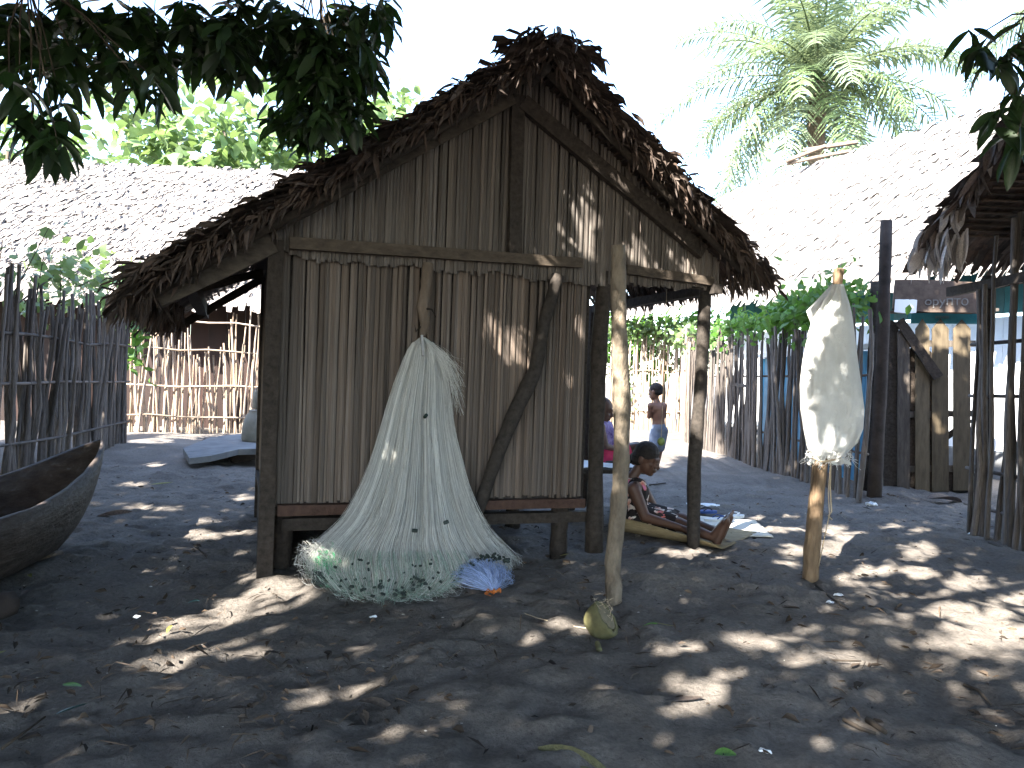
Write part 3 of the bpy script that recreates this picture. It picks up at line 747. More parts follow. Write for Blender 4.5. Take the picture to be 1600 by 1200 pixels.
# ================================================================== POSTS AND SACK
fp = tag(log('wooden_post', [G(960, 942)-Vector((0, 0, .04)), PD(957, 880, 3.87), PD(966, 800, 3.87), PD(971, 720, 3.87), PD(972, 640, 3.87), PD(968, 540, 3.87), PD(966, 470, 3.87), PD(966, 384, 3.87)],
        [.045, .044, .047, .044, .046, .045, .041, .040], 'paleb', None, 12), 'pale barked post standing free in the sand before the hut', 'post')
sb = G(1265, 908); SD = sb.y
sp = tag(log('sack_post', [sb-Vector((0, 0, .05)), PD(1270, 840, SD), PD(1278, 760, SD), PD(1290, 640, SD), PD(1300, 520, SD), PD(1311, 420, SD)], [.048, .046, .044, .035, .03, .030], 'sackpost', None, 10),
        'short rough brown post carrying the white sack', 'post')
sack = thing('woven_sack', 'white woven plastic sack pulled over the top of a short post', 'sack', (sb.x+.15, sb.y, .75))
NSR = 3
SROW0 = [(444, 1300, 1318), (458, 1293, 1322), (474, 1281, 1327), (490, 1272, 1331), (520, 1263, 1336), (560, 1255, 1341), (600, 1250, 1346), (640, 1250, 1350), (670, 1254, 1348), (692, 1259, 1340), (706, 1264, 1326), (716, 1270, 1312), (724, 1262, 1330)]
SROW = []
for j in range(len(SROW0)-1):
    for k in range(NSR): SROW.append(tuple(SROW0[j][i]*(1-k/NSR)+SROW0[j+1][i]*k/NSR for i in range(3)))
SROW.append(SROW0[-1])
b = MB(); NS = 64
for jj, (y, xl, xr) in enumerate(SROW):
    j = jj/NSR
    for k in range(NS):
        a = 2*math.pi*k/NS; c = math.cos(a); s = math.sin(a)
        xx = (xl+xr)/2 + (xr-xl)/2*c*(1+.02*math.sin(5*a+j)); dep = .11*math.sin(math.pi*min(.97, (j+.9)/13)) + .012
        fold = .010*math.sin(9*a+.5*j)*(1 if j > 8 else .35) + .014*math.sin(3*a+1+.35*j) + .026*mnoise.noise((c*2.2, s*2.2, j*.55)) + .018*mnoise.noise((c*5, s*5, j*.9)) + .009*mnoise.noise((c*12, s*12, j*2))
        p = PD(xx, y+(3*math.sin(4*a) if j > 10 else 0), SD - dep*s*1.0 + fold)
        b.v.append(tuple(p))
for j in range(len(SROW)-1):
    for k in range(NS):
        a = j*NS+k; c = j*NS+(k+1) % NS; b.f.append((a, a+NS, c+NS, c))
b.f.append(tuple(range(NS)))
b.build('sack_body', M['sack'], sack, True)
q = MB()   # the sack's open corner pulled to the left of the tip
for i in range(8):
    k = i/8; k2 = (i+1)/8
    q.quad(PD(1303-43*k, 440+46*k, SD+.02), PD(1303-43*k2, 440+46*k2, SD+.02+.01*math.sin(i)), PD(1296-26*k2, 470+46*k2, SD-.03), PD(1296-26*k, 470+46*k, SD-.03))
q.build('sack_corner', M['sack'], sack, True)
mb = MB()
for i in range(150):
    x = rr(1256, 1332); p = PD(x, 712+rr(-8, 8), SD-rr(.02, .10)); e = p+Vector((rr(-.05, .05), rr(-.03, .02), -rr(.0, .06)))
    m_ = p.lerp(e, .5)+Vector((rr(-.02, .02), 0, rr(-.01, .02))); mb.tube([p, m_, e], .0012, 3, False)
stuff(mb.build('frayed_threads', M['sack'], sack))
q = MB(); q.tube([PD(1268, 716, SD-.06), PD(1285, 722, SD-.10), PD(1305, 718, SD-.09)], .006, 5)
q.tube([PD(1298, 722, SD-.05), PD(1297, 760, SD-.05), PD(1299, 800, SD-.06), PD(1294, 806, SD-.06), PD(1300, 812, SD-.06)], .005, 5)
q.tube([PD(1297, 730, SD-.05), PD(1294, 770, SD-.06), PD(1296, 804, SD-.06), PD(1286, 850, SD-.05), PD(1279, 885, SD-.05)], .0035, 5)
q.build('tie_rope', M['rope'], sack, True)
# small gate-side tall posts
def post(label, base, top, r0, r1, mat='wood', k=.02):
    m = Vector(base).lerp(Vector(top), .5)+Vector((rr(-k, k), 0, 0))
    return tag(log('tall_post', [Vector(base)-Vector((0, 0, .05)), m, top], [r0, (r0+r1)/2, r1], mat, None, 9), label, 'post')
gb = G(1366, 776)
post('tall brown pole rising beside the gate higher than the fence', gb, PD(1385, 345, gb.y), .075, .06, 'log')
gb2 = G(1352, 768); post('dark pole between the sack and the tall gate pole', gb2, PD(1368, 440, gb2.y), .06, .055, 'wood')

# ================================================================== FENCES
def fence(nm, label, A, B, n, h, hj, rad, variants, rails, lean=.03, loc=None, off=.0, rmat='stick', gap=None, group=None):
    A = Vector(A); B = Vector(B); f = thing(nm, label, 'fence', (A+B)/2, group)
    d = (B-A).normalized(); nrm = Vector((d.y, -d.x, 0))
    for i in range(n):
        u = (i+rr(.1, .9))/n
        if gap and gap(u): continue
        p = A.lerp(B, u) + nrm*rr(-.035, .035); r = rr(*rad)
        inst('stick', random.choice(variants), f, p-Vector((0, 0, .04)), (rr(-lean, lean), rr(-lean, lean), rr(0, 6.28)), (r, r, h(u)+rr(-hj, hj)+.04))
    for z in rails:
        for s in (1,):
            q = MB(); pts = [A.lerp(B, k/6)+nrm*(.05*s)+Vector((0, 0, z+rr(-.03, .03))) for k in range(7)]
            q.tube(pts, [rr(.014, .019) for _ in pts], 6); q.build('rail', M[rmat], f, True)
    return f
LFA, LFB = (-4.85, 6.0, 0), (-5.70, 10.5, 0)
fence('stick_fence', 'tall grey stick fence behind the dugout canoe', LFA, LFB, 82, lambda u: 1.95+.1*math.sin(u*9), .22, (.020, .034), STICK, (.35, .95, 1.45), .05)
fence('stick_fence', 'sunlit tan stick fence before the brown board wall', (-6.85, 12.45, 0), (-4.3, 13.5, 0), 84, lambda u: 1.75+.25*math.sin(u*11), .4, (.014, .030), STICKT, (.3, .85, 1.5, 2.0), .075, rmat='stickt', gap=lambda u: random.random() < .22)
fence('stick_fence', 'long dense grey stick fence before the blue boards', (3.86, 7.75, 0), (3.52, 14.4, 0), 112, lambda u: 1.98+.06*math.sin(u*13), .17, (.018, .033), STICKS+STICK[:6], (.5, 1.35), .045)
fence('stick_fence', 'far stick fence in full sun behind the standing boy', (1.6, 18.4, 0), (4.25, 17.4, 0), 62, lambda u: 2.4, .2, (.022, .034), STICKT, (.5, 1.5), .03, rmat='stickt')
fence('stick_fence', 'short sunlit stick fence turning from the long fence', (4.25, 17.4, 0), (3.55, 14.5, 0), 44, lambda u: 2.2, .2, (.022, .034), STICKT, (.5, 1.5), .03, rmat='stickt')
f2 = MB()
# little boards nailed on the long fence
q = MB(); q.beam(PD(1150, 601, 11.3), PD(1172, 604, 11.0), .03, .05); tag(q.build('nailed_board', M['gatewood']), 'small grey board nailed across the long fence', 'board')

# ================================================================== BEHIND THE LONG FENCE
bw = thing('blue_fence', 'blue painted board fence with white top rail behind the sticks', 'fence', (4.5, 10.3, 0))
for i in range(20):
    y0 = 8.75+i*.2; q = MB(); q.box((4.45, y0+.09, .86), (.012, 0, 0), (0, .092, 0), (0, 0, .84+rr(-.01, .01))); q.build('board', M['blue'], bw)
q = MB(); q.box((4.42, 10.75, 1.74), (.04, 0, 0), (0, 2.0, 0), (0, 0, .035)); q.build('top_rail', M['white'], bw)  # rail coloured white to stand for sunlight along its top
# long house with bleached roof
RA = Vector((5.7, 19.3, 6.4)); RB = Vector((9.9, 9.4, 6.4)); RD = (RB-RA).normalized(); RS = Vector((RD.y, -RD.x, 0)).normalized()   # RS points to the yard
if RS.x > 0: RS = -RS
lh = thing('long_house', 'long pale walled house with sun bleached thatched roof behind the right fence', 'house', (7.5, 14, 0))
r2 = link('roof', None, lh); r2['_w'] = list(lh['_w'])
thatch(r2, RA, RS, RD, 3.25, (RB-RA).length, 1.02, 6.4, .16, .11, .45, .035, 'thatchc', batten=None, jitz=.05, ragged=.05, eave_extra=.1, rowj=1.6)
shag('loose_thatch', 2600, lambda: (RA+(RB-RA)*rr(0, 1)+(RS+Vector((0, 0, -1.02)))*rr(0, 3.3)+Vector((0, 0, rr(.02, .10))), RS*rr(.4, 1)+RD*rr(-.6, .6)+Vector((0, 0, rr(-1.1, -.3)))), 'thatchc', r2, (.06, .18), .3)
q = MB(); dn_ = (RS+Vector((0, 0, -1.02)))
q.quad(RA-Vector((0, 0, .05)), RB-Vector((0, 0, .05)), RB+dn_*3.2-Vector((0, 0, .05)), RA+dn_*3.2-Vector((0, 0, .05)))
dn2 = (-RS+Vector((0, 0, -1.02))); q.quad(RB, RA, RA+dn2*3.2, RB+dn2*3.2); q.build('roof_deck', M['thatchb'], r2)
wa = RA.lerp(RB, .3)+RS*2.5; wb = RB+RS*2.5
for i in range(30):
    a = Vector((wa.x, wa.y, 0)).lerp(Vector((wb.x, wb.y, 0)), i/30); c = Vector((wa.x, wa.y, 0)).lerp(Vector((wb.x, wb.y, 0)), (i+.97)/30)
    q = MB(); q.box((a+c)/2+Vector((0, 0, 1.35)), (c-a)/2, RS*.015, (0, 0, .95)); q.build('wall_board', M['white'], lh)
    q = MB(); q.box((a+c)/2+Vector((0, 0, 2.85)), (c-a)/2, RS*.018, (0, 0, .50)); q.build('wall_board', M['teal'], lh)
q = MB(); q.box((wa+wb)/2*1-Vector((0, 0, 6.4-.18)), (wb-wa)/2, RS*.03, (0, 0, .2)); q.build('plinth', M['stone'], lh)
e0 = Vector((wb.x, wb.y, 0)); e1 = e0-RS*5.4
q = MB(); q.box((e0+e1)/2+Vector((0, 0, 1.7)), (e1-e0)/2, RD*.02, (0, 0, 1.7)); q.build('end_wall', M['white'], lh)
q = MB(); P1 = RA.lerp(RB, .22); 
q.tube([PD(1228, 252, 16.6), PD(1290, 228, 16.4)], .05, 6); q.tube([PD(1255, 235, 16.6), PD(1340, 222, 16.2)], .05, 6); q.tube([PD(1230, 256, 16.7), PD(1275, 246, 16.4), PD(1330, 236, 16.2)], .045, 6)
q.build('ridge_pole', M['bark'], r2)

# ================================================================== GATE
gt = thing('gate', 'dark picket gate with pointed boards under a lettered beam', 'gate', (5.0, 8.6, 0))
GA = Vector((4.75, 8.75, 0)); GB = Vector((5.72, 8.45, 0)); GX = (GB-GA).normalized(); GN = Vector((GX.y, -GX.x, 0))
def gpt(px, py, o=0):
    d = ray(px, py); k = (GA+GN*o-C0).dot(GN)/d.dot(GN); return C0+d*k
def picket(x0, x1, ytop, ysh, ybot, o, mat, nm='picket'):
    b = MB(); th = GN*.012
    pts = [gpt(x0, ybot, o), gpt(x1, ybot, o), gpt(x1, ysh, o), gpt((x0+x1)/2, ytop, o), gpt(x0, ysh, o)]
    n = 5; b.v = [tuple(p+th) for p in pts]+[tuple(p-th) for p in pts]
    b.f = [(0, 1, 2, 3, 4), (9, 8, 7, 6, 5)]+[(i, i+5, (i+1) % 5+5, (i+1) % 5) for i in range(5)]
    return b.build(nm, M[mat], gt)
picket(1430, 1452, 498, 514, 770, .0, 'picket'); picket(1456, 1482, 498, 514, 768, .0, 'picket'); picket(1489, 1516, 499, 514, 766, .0, 'picket')
picket(1421, 1433, 540, 545, 772, -.06, 'wood', 'board'); picket(1436, 1458, 545, 552, 772, -.10, 'wood', 'board'); picket(1380, 1404, 500, 505, 775, -.03, 'wood', 'board')
picket(1402, 1421, 508, 520, 772, .04, 'gatewood', 'board')
for y0, y1 in ((537, 537), (648, 646), (733, 731)):
    q = MB(); q.beam(gpt(1400, y0, -.035), gpt(1524, y1, -.035), .03, .075); q.build('rail', M['gatewood'], gt)
q = MB(); q.beam(gpt(1405, 500, .06), gpt(1466, 590, .06), .03, .11); q.build('brace', M['wood'], gt)
q = MB(); q.beam(gpt(1440, 712, -.07), gpt(1516, 655, -.07), .03, .07); q.build('brace', M['wood'], gt)
q = MB(); q.box(gpt(1460, 752, -.05), GX*.55, GN*.012, (0, 0, .13)); q.build('kick_board', M['wood'], gt)
q = MB(); q.beam(gpt(1396, 460, .12), gpt(1545, 467, .12), .05, .36); sbd = q.build('sign_board', M['sign'], gt)
q = MB(); q.beam(gpt(1380, 488, .10), gpt(1560, 484, .10), .04, .035); q.build('lintel', M['gatewood'], gt)
q = MB(); q.beam(gpt(1398, 478, .155), gpt(1432, 479, .155), .02, .16); q.build('board', M['white'], gt)  # white piece stands in for sunlight on the sign board's left end
q = MB(); q.box(gpt(1475, 497, -.05), GX*.36, GN*.01, (0, 0, .07)); pl = q.build('plate', M['teal'], gt)
def text(s, px, py, o, size, mat, parent, nm='lettering', rot=0):
    cu = bpy.data.curves.new(nm, 'FONT'); cu.body = s; cu.size = size; cu.extrude = .002; cu.align_x = 'CENTER'; cu.align_y = 'CENTER'
    ob = bpy.data.objects.new(nm, cu); COL.objects.link(ob)
    dg = bpy.context.evaluated_depsgraph_get(); me = bpy.data.meshes.new_from_object(ob.evaluated_get(dg)); bpy.data.objects.remove(ob)
    p = gpt(px, py, o); w = parent['_w']
    mw = Matrix((GX, Vector((0, 0, 1)), GN)).transposed().to_4x4() @ Matrix.Rotation(rot, 4, 'Z'); mw.translation = Vector((p.x-w[0], p.y-w[1], p.z-w[2]))
    me.transform(mw); me.materials.clear(); me.materials.append(M[mat]); me.name = nm
    return link(nm, me, parent)
text('opyпто', 1479, 471, .152, .15, 'letter', sbd, rot=.0)
text('access', 1472, 495, -.036, .06, 'letter', pl)

# ================================================================== RIGHT HUT (gable end towards the yard)
rh = thing('thatched_hut', 'right hand hut with stick wall and drooping leaf eave by the gate', 'hut', (5.0, 4.8, 0))
r3 = link('roof', None, rh); r3['_w'] = list(rh['_w'])
thatch(r3, (4.0, 4.72, 3.50), (0, 1, 0), (1, 0, 0), 1.50, 3.5, .62, 3.50, .07, .055, .36, .10, 'thatch', front=.33)
thatch(r3, (4.0, 4.72, 3.50), (0, -1, 0), (1, 0, 0), 1.9, 3.5, .66, 3.42, .085, .09, .46, .10, 'thatch', front=.33)
for i in range(75):
    a = rr(.2, 1.75); p = Vector((3.66+rr(-.05, .08), 4.72+a, 3.50-.62*a+rr(.02, .1))); d = Vector((rr(-.6, .1), rr(.1, .8), -rr(.4, 1.2)))
    inst('dry_leaf', random.choice(PALE if a > 1.2 and random.random() < .7 else DRY), r3, p, orient(d, rr(-1, 1)), (rr(.16, .34), rr(.2, .4), rr(.2, .3)))
for i in range(46):
    p = Vector((3.68+rr(-.04, .16), 6.32+rr(-.3, .12), 2.48+rr(.0, .15))); d = Vector((rr(-.5, .2), rr(-.1, .5), -1))
    inst('dry_leaf', random.choice(PALE), r3, p, orient(d, rr(-1, 1)), (rr(.2, .36), rr(.2, .34), rr(.2, .3)))
for i in range(34):
    y = 3.4+i*.082+rr(-.02, .02); hgt = min(2.9, 3.3-.66*abs(y-4.72))-.02
    if y > 6.12: break
    r = rr(.020, .034); inst('stick', random.choice(STICK), rh, (3.97+rr(-.03, .03), y, -.04), (rr(-.04, .04), rr(-.03, .03), rr(0, 6)), (r, r, hgt if y < 5.9 else 2.15+rr(-.1, .1)))
for z in (.25, .55, 1.2, 1.62):
    q = MB(); q.tube([(4.02, 3.3, z), (4.02, 4.7, z+rr(-.03, .03)), (4.02, 6.25, z+rr(-.03, .03))], .016, 6); q.build('rail', M['stick'], rh, True)
q = MB(); q.beam((3.96, 3.2, 2.12), (3.96, 6.5, 2.12), .06, .08); q.build('wall_plate', M['wood'], rh)
log('corner_post', [(4.0, 6.02, -.05), (4.02, 6.04, 1.2), (4.0, 6.02, 2.2)], .05, 'wood', rh)
log('corner_post', [(4.0, 3.3, -.05), (4.0, 3.3, 2.2)], .05, 'wood', rh)
q = MB(); q.box((4.6, 4.6, 1.1), (0, 1.2, 0), (.01, 0, 0), (0, 0, .25)); q.build('inner_board', M['wood'], rh)
q = MB(); q.box((5.9, 3.4, 1.1), (1.8, 0, 0), (0, .02, 0), (0, 0, 1.1)); q.build('side_wall', M['reed'], rh)

# ================================================================== LEFT HOUSE
lw = thing('thatched_house', 'far left house with brown board walls and sun bleached thatched roof', 'house', (-9, 15, 0))
r4 = link('roof', None, lw); r4['_w'] = list(lw['_w'])
LR = Vector((-17.0, 17.2, 6.0)); thatch(r4, LR, (0, -1, 0), (1, 0, 0), 3.85, 14.2, .88, 6.0, .15, .10, .40, .04, 'thatchb', batten=None, jitz=.04, ragged=.05, eave_extra=.12, rowj=1.6)
shag('loose_thatch', 4200, lambda: (LR+Vector((14.2*rr(.15, 1), 0, 0))+Vector((0, -1, -.88))*rr(0, 3.9)+Vector((0, 0, rr(.02, .09))), Vector((rr(-.6, .6), -rr(.4, 1), rr(-1, -.3)))), 'thatchb', r4, (.06, .20), .3)
q = MB(); q.quad(LR-Vector((0, 0, .06)), LR+Vector((14.2, 0, -.06)), LR+Vector((14.2, -3.8, -3.41)), LR+Vector((0, -3.8, -3.41)))
q.quad(LR, LR+Vector((0, 3.8, -3.4)), LR+Vector((14.2, 3.8, -3.4)), LR+Vector((14.2, 0, 0))); q.build('roof_deck', M['thatchb'], r4)
for i in range(34):
    x = -15+i*.36; q = MB(); q.box((x+.18, 14.0+rr(-.01, .01), 1.25), (.176, 0, 0), (0, .012, 0), (0, 0, 1.25)); q.build('wall_board', M['panel'], lw)

# ================================================================== CANOE
cn = thing('dugout_canoe', 'dark weathered dugout canoe with raised pointed prow at the left', 'canoe', (-2.75, 3.3, 0))
prow = PD(157, 706, 5.0); NSt = 26; CL = 4.4
def canoe_sec(s, inner):
    # s: 0 at the prow, 1 at the stern
    e = min(s, 1-s)*2; wdt = .40*min(1, (e*1.55))**.62; wdt = max(wdt, .012)
    zt = .44+.22*(1-min(1, e*1.6))**2; zb = .0+.52*(1-min(1, e*2.6))**2.2 + .01
    c = Vector((prow.x + .18*s, prow.y - CL*s, 0)); pts = []
    if inner: wdt = max(.004, wdt-.028); zb = min(zb+.05, zt-.01)
    for k in range(13):
        a = math.pi*(k/12); x = -math.cos(a); y = math.sin(a)
        xx = math.copysign(abs(x)**.75, x); zz = zt-(zt-zb)*y**.8
        lean = 1-.10*y
        pts.append(c+Vector((wdt*xx*lean, 0, zz)))
    return pts
b = MB()
for inner in (0, 1):
    for i in range(NSt+1):
        for p in canoe_sec((i/NSt)**1.25 if i/NSt < .5 else i/NSt, inner): b.v.append(tuple(p+Vector((0, 0, .004*math.sin(i*1.7+p.x*30)))))
n1 = (NSt+1)*13
for i in range(NSt):
    for k in range(12):
        a = i*13+k; b.f.append((a, a+1, a+14, a+13)); a += n1; b.f.append((a, a+13, a+14, a+1))
    a = i*13; b.f.append((a, a+13, a+13+n1, a+n1)); a += 12; b.f.append((a, a+n1, a+13+n1, a+13))
b.build('hull', M['canoe'], cn, True)
q = MB()
for y_ in (3.1, 2.2): q.beam((-3.1, y_, .36), (-2.3, y_, .36), .12, .03)
q.build('thwart', M['canoe'], cn)
q = MB(); q.ell((-2.98, 3.78, .27), (.13, .17, .085), None, 26, 16); q.v = [tuple(Vector(v)+Vector((mnoise.noise(Vector(v)*11), mnoise.noise(Vector(v)*11+Vector((7, 1, 3))), mnoise.noise(Vector(v)*13+Vector((2, 9, 4)))))*.045) for v in q.v]; tag(q.build('plastic_bag', M['sack'], None, False), 'white plastic bag lying inside the canoe', 'bag')
tag(log('fallen_branch', [G(-40, 894)+Vector((0, 0, .03)), G(30, 886)+Vector((0, 0, .03)), G(96, 872)+Vector((0, 0, .025))], [.03, .03, .022], 'bark'), 'bare branch lying on the sand beside the canoe', 'branch')
tag(log('old_log', [G(-60, 985)+Vector((0, 0, .06)), G(18, 962)+Vector((0, 0, .06))], [.075, .06], 'log'), 'dark charred log at the left edge of the yard', 'log')

# ================================================================== SLAB AND POTS
sl = thing('wash_slab', 'flat grey stone slab resting on a dark log by the fence', 'slab', G(345, 715))
b = MB(); top = [G(286, 700, .16), G(330, 683, .2), G(372, 678, .22), G(450, 676, .22), G(450, 700, .22), G(372, 702, .2), G(330, 712, .16), G(296, 716, .14)]
n = len(top); b.v = [tuple(p) for p in top]+[tuple(p-Vector((0, 0, .07))) for p in top]
b.f = [tuple(reversed(range(n))), tuple(range(n, 2*n))]+[(i, (i+1) % n, (i+1) % n+n, i+n) for i in range(n)]
b.build('slab', M['stone'], sl)
log('support_log', [G(362, 722)+Vector((0, 0, .07)), G(470, 714)+Vector((0, 0, .07))], [.085, .085], 'log', sl)
log('support_log', [G(300, 722)+Vector((0, 0, .02)), G(320, 690)+Vector((0, 0, .02))], [.035, .035], 'log', sl)
def lathe(nm, c, prof, mat, parent=None, n=20):
    b = MB(); c = Vector(c)
    for r, z in prof:
        for k in range(n): a = 2*math.pi*k/n; b.v.append((c.x+r*math.cos(a), c.y+r*math.sin(a), c.z+z))
    for j in range(len(prof)-1):
        for k in range(n): a = j*n+k; d = j*n+(k+1) % n; b.f.append((a, d, d+n, a+n))
    b.f.append(tuple(reversed(range(n)))); return b.build(nm, M[mat], parent, True)
pc = G(402, 690, .2)
mt = thing('cooking_pot', 'big grey pot standing on the stone slab behind the hut', 'pot', pc)
lathe('pot_body', pc, [(.19, 0), (.21, .03), (.20, .22), (.16, .36), (.12, .40), (.125, .42), (.11, .42), (.10, .36)], 'metal', mt)
lathe('lid', pc+Vector((0, 0, .42)), [(.125, 0), (.12, .015), (.02, .03), (.001, .03)], 'metal', mt)
pc2 = pc+Vector((.02, .02, .452)); ct = thing('can', 'small grey can standing on top of the big pot', 'can', pc2)
lathe('can_body', pc2, [(.095, 0), (.1, .01), (.1, .22), (.085, .24), (.085, .25), (.075, .25), (.07, .2)], 'metal', ct)
q = MB(); q.tube([pc2+Vector((.08*math.cos(a), 0, .24+.07*math.sin(a))) for a in [i*math.pi/8 for i in range(9)]], .006, 5); q.build('handle', M['steel'], ct)

# ================================================================== PEOPLE
def body(nm, build, mat, parent, vox=.006, smooth=6):
    mb = MB(); build(mb); ob = mb.build(nm+'_raw', mat, parent)
    md = ob.modifiers.new('r', 'REMESH'); md.mode = 'VOXEL'; md.voxel_size = vox; md.use_smooth_shade = True
    ms = ob.modifiers.new('s', 'SMOOTH'); ms.iterations = smooth; ms.factor = .5
    dg = bpy.context.evaluated_depsgraph_get(); me = bpy.data.meshes.new_from_object(ob.evaluated_get(dg)); me.name = nm
    me.polygons.foreach_set('use_smooth', [True]*len(me.polygons))
    bpy.data.objects.remove(ob); return link(nm, me, parent)
def basis(f, up):
    f = Vector(f).normalized(); up = Vector(up); r = f.cross(up).normalized(); u = r.cross(f).normalized()
    return Matrix((f, -r, u)).transposed()      # columns: forward, left, up
def head(mb, c, f, up, s):
    Mx = basis(f, up); c = Vector(c); P = lambda x, y, z: c+Mx @ Vector((x*s, y*s, z*s))
    mb.ell(P(-.008, 0, .03), (.098*s, .076*s, .092*s), Mx); mb.ell(P(.018, 0, -.04), (.072*s, .058*s, .078*s), Mx)   # skull, face
    mb.ell(P(.055, 0, -.098), (.028*s, .030*s, .022*s), Mx)          # chin
    mb.ell(P(.083, 0, .022), (.016*s, .05*s, .014*s), Mx)            # brow
    mb.capsule(P(.088, 0, .005), P(.107, 0, -.032), .011*s, .014*s)  # nose
    for y in (-1, 1):
        mb.ell(P(.098, y*.014, -.036), (.010*s, .009*s, .008*s), Mx); mb.ell(P(.076, y*.030, .002), (.012*s, .014*s, .009*s), Mx)
        mb.ell(P(-.008, y*.076, -.008), (.022*s, .010*s, .032*s), Mx); mb.ell(P(.06, y*.036, -.03), (.02*s, .018*s, .018*s), Mx)
    mb.ell(P(.090, 0, -.062), (.013*s, .026*s, .008*s), Mx); mb.ell(P(.087, 0, -.076), (.013*s, .023*s, .009*s), Mx)
    return P, Mx
def hand(mb, w, d, nrm, s, curl=.4, side=1):
    d = Vector(d).normalized(); nrm = Vector(nrm).normalized(); sd = d.cross(nrm).normalized()*side; w = Vector(w)
    for k, (o, L) in enumerate(((-.03, .070), (-.010, .080), (.011, .075), (.030, .058))):
        a = w+d*(.035*s)+sd*(o*.7*s); k0 = w+d*(.095*s)+sd*(o*s); mb.capsule(a, k0, .014*s, .012*s)
        c1 = k0+(d*math.cos(curl)-nrm*math.sin(curl))*(L*.5*s); c2 = c1+(d*math.cos(curl*2)-nrm*math.sin(curl*2))*(L*.5*s)
        mb.capsule(k0, c1, .0095*s, .0085*s); mb.capsule(c1, c2, .0085*s, .007*s)
    t0 = w+d*(.03*s)-sd*(.022*s); t1 = t0+(d*.7-sd*.7)*(.04*s); mb.capsule(t0, t1, .014*s, .011*s); mb.capsule(t1, t1+d*(.032*s)-nrm*.008*s, .010*s, .008*s)
    mb.capsule(w, w+d*.05*s, .026*s, .030*s)
# --- woman sitting on the mat
HD = 5.72
wm = thing('person', 'woman in dark flowered wrap sitting on a mat with legs stretched out', 'person', G(990, 835))
J = dict(pel=PD(991, 812, 5.78), wai=PD(985, 795, 5.78), che=PD(986, 768, 5.78), neck=PD(988, 745, 5.78), head=PD(1010, 717, 5.75),
         shn=PD(990, 764, 5.62), elb=PD(1008, 808, 5.52), wri=PD(1062, 824, 5.36), shf=PD(1000, 758, 5.93), elf=PD(1022, 795, 5.95), wrf=PD(1060, 812, 5.72),
         hipn=PD(995, 824, 5.66), kn=PD(1062, 826, 5.46), an=PD(1116, 842, 5.28), hipf=PD(997, 816, 5.88), knf=PD(1066, 818, 5.66), anf=PD(1122, 832, 5.47))
for k in ('pel', 'hipn', 'hipf'): J[k].z = max(J[k].z, .125)
for k in ('kn', 'knf'): J[k].z = .115
for k in ('an', 'anf'): J[k].z = .062
fwd = (J['an']-J['hipn']); fwd.z = 0; fwd.normalize(); sideN = Vector((fwd.y, -fwd.x, 0))
def wbody(mb):
    mb.capsule(J['pel'], J['wai'], .125, .105); mb.capsule(J['wai'], J['che'], .105, .115); mb.capsule(J['shn'], J['shf'], .058, .058)
    mb.capsule(J['che'], J['neck'], .085, .050); mb.capsule(J['neck'], J['head']-fwd*.03-Vector((0, 0, .03)), .043, .043)
    head(mb, J['head'], fwd*1.0+Vector((0, 0, -.22)), (0, 0, 1), 1.06)
    for a, e, w in (('shn', 'elb', 'wri'), ('shf', 'elf', 'wrf')):
        mb.capsule(J[a], J[e], .056, .042); mb.capsule(J[e], J[w], .042, .027)
        hand(mb, J[w], (J[w]-J[e]).normalized()+Vector((0, 0, -.1)), (0, 0, 1), .95, .35)
    for h, k, a in (('hipn', 'kn', 'an'), ('hipf', 'knf', 'anf')):
        mb.capsule(J[h], J[k], .088, .056); mb.capsule(J[k], J[a], .054, .034)
        mb.capsule(J[k].lerp(J[a], .25)-Vector((0, 0, .008)), J[k].lerp(J[a], .5), .050, .043)
        hl = J[a]+fwd*.02-Vector((0, 0, .022)); ball = J[a]+fwd*.085+Vector((0, 0, .13)); mb.capsule(hl, ball, .036, .030); mb.capsule(J[a], hl, .034, .036)
        mb.capsule(J[a]+fwd*.0+Vector((0, 0, .02)), ball-fwd*.01, .034, .026)
        for i in range(5):
            tb = ball+sideN*(-.032+.016*i); mb.capsule(tb, tb+fwd*.012+Vector((0, 0, .048-.005*i)), .012, .009 if i else .012)
body('body', wbody, M['skin'], wm)
def wdress(mb):
    mb.capsule(J['pel'], J['wai'], .140, .122); mb.capsule(J['wai'], J['che']+fwd*.02, .124, .130)
    mb.capsule(J['hipn'], J['kn'].lerp(J['hipn'], .2), .104, .078); mb.capsule(J['hipf'], J['knf'].lerp(J['hipf'], .2), .104, .078)
    mb.capsule(J['kn'].lerp(J['hipn'], .25), J['knf'].lerp(J['hipf'], .25), .075, .075); mb.capsule(J['pel'], J['kn'].lerp(J['knf'], .5).lerp(J['pel'], .35), .11, .08)
    mb.ell(J['pel']-fwd*.03-Vector((0, 0, .05)), (.15, .15, .075))
body('dress', wdress, M['dress'], wm, .007, 3)
def whair(mb):
    Mx = basis(fwd+Vector((0, 0, -.22)), (0, 0, 1)); c = J['head']; P = lambda x, y, z: c+Mx @ Vector((x, y, z))
    mb.ell(P(-.010, 0, .050), (.108, .088, .096), Mx); mb.ell(P(-.05, 0, .0), (.080, .084, .080), Mx); mb.ell(P(-.115, 0, -.02), (.034, .034, .034), Mx); mb.capsule(P(-.115, 0, -.03), P(-.135, 0, -.075), .026, .012)
body('hair', whair, M['hair'], wm, .006, 2)
q = MB(); q.ell(J['head']+basis(fwd, (0, 0, 1)) @ Vector((-.103, 0, -.012)), (.012, .03, .03)); q.build('hair_tie', M['white'], wm, True)
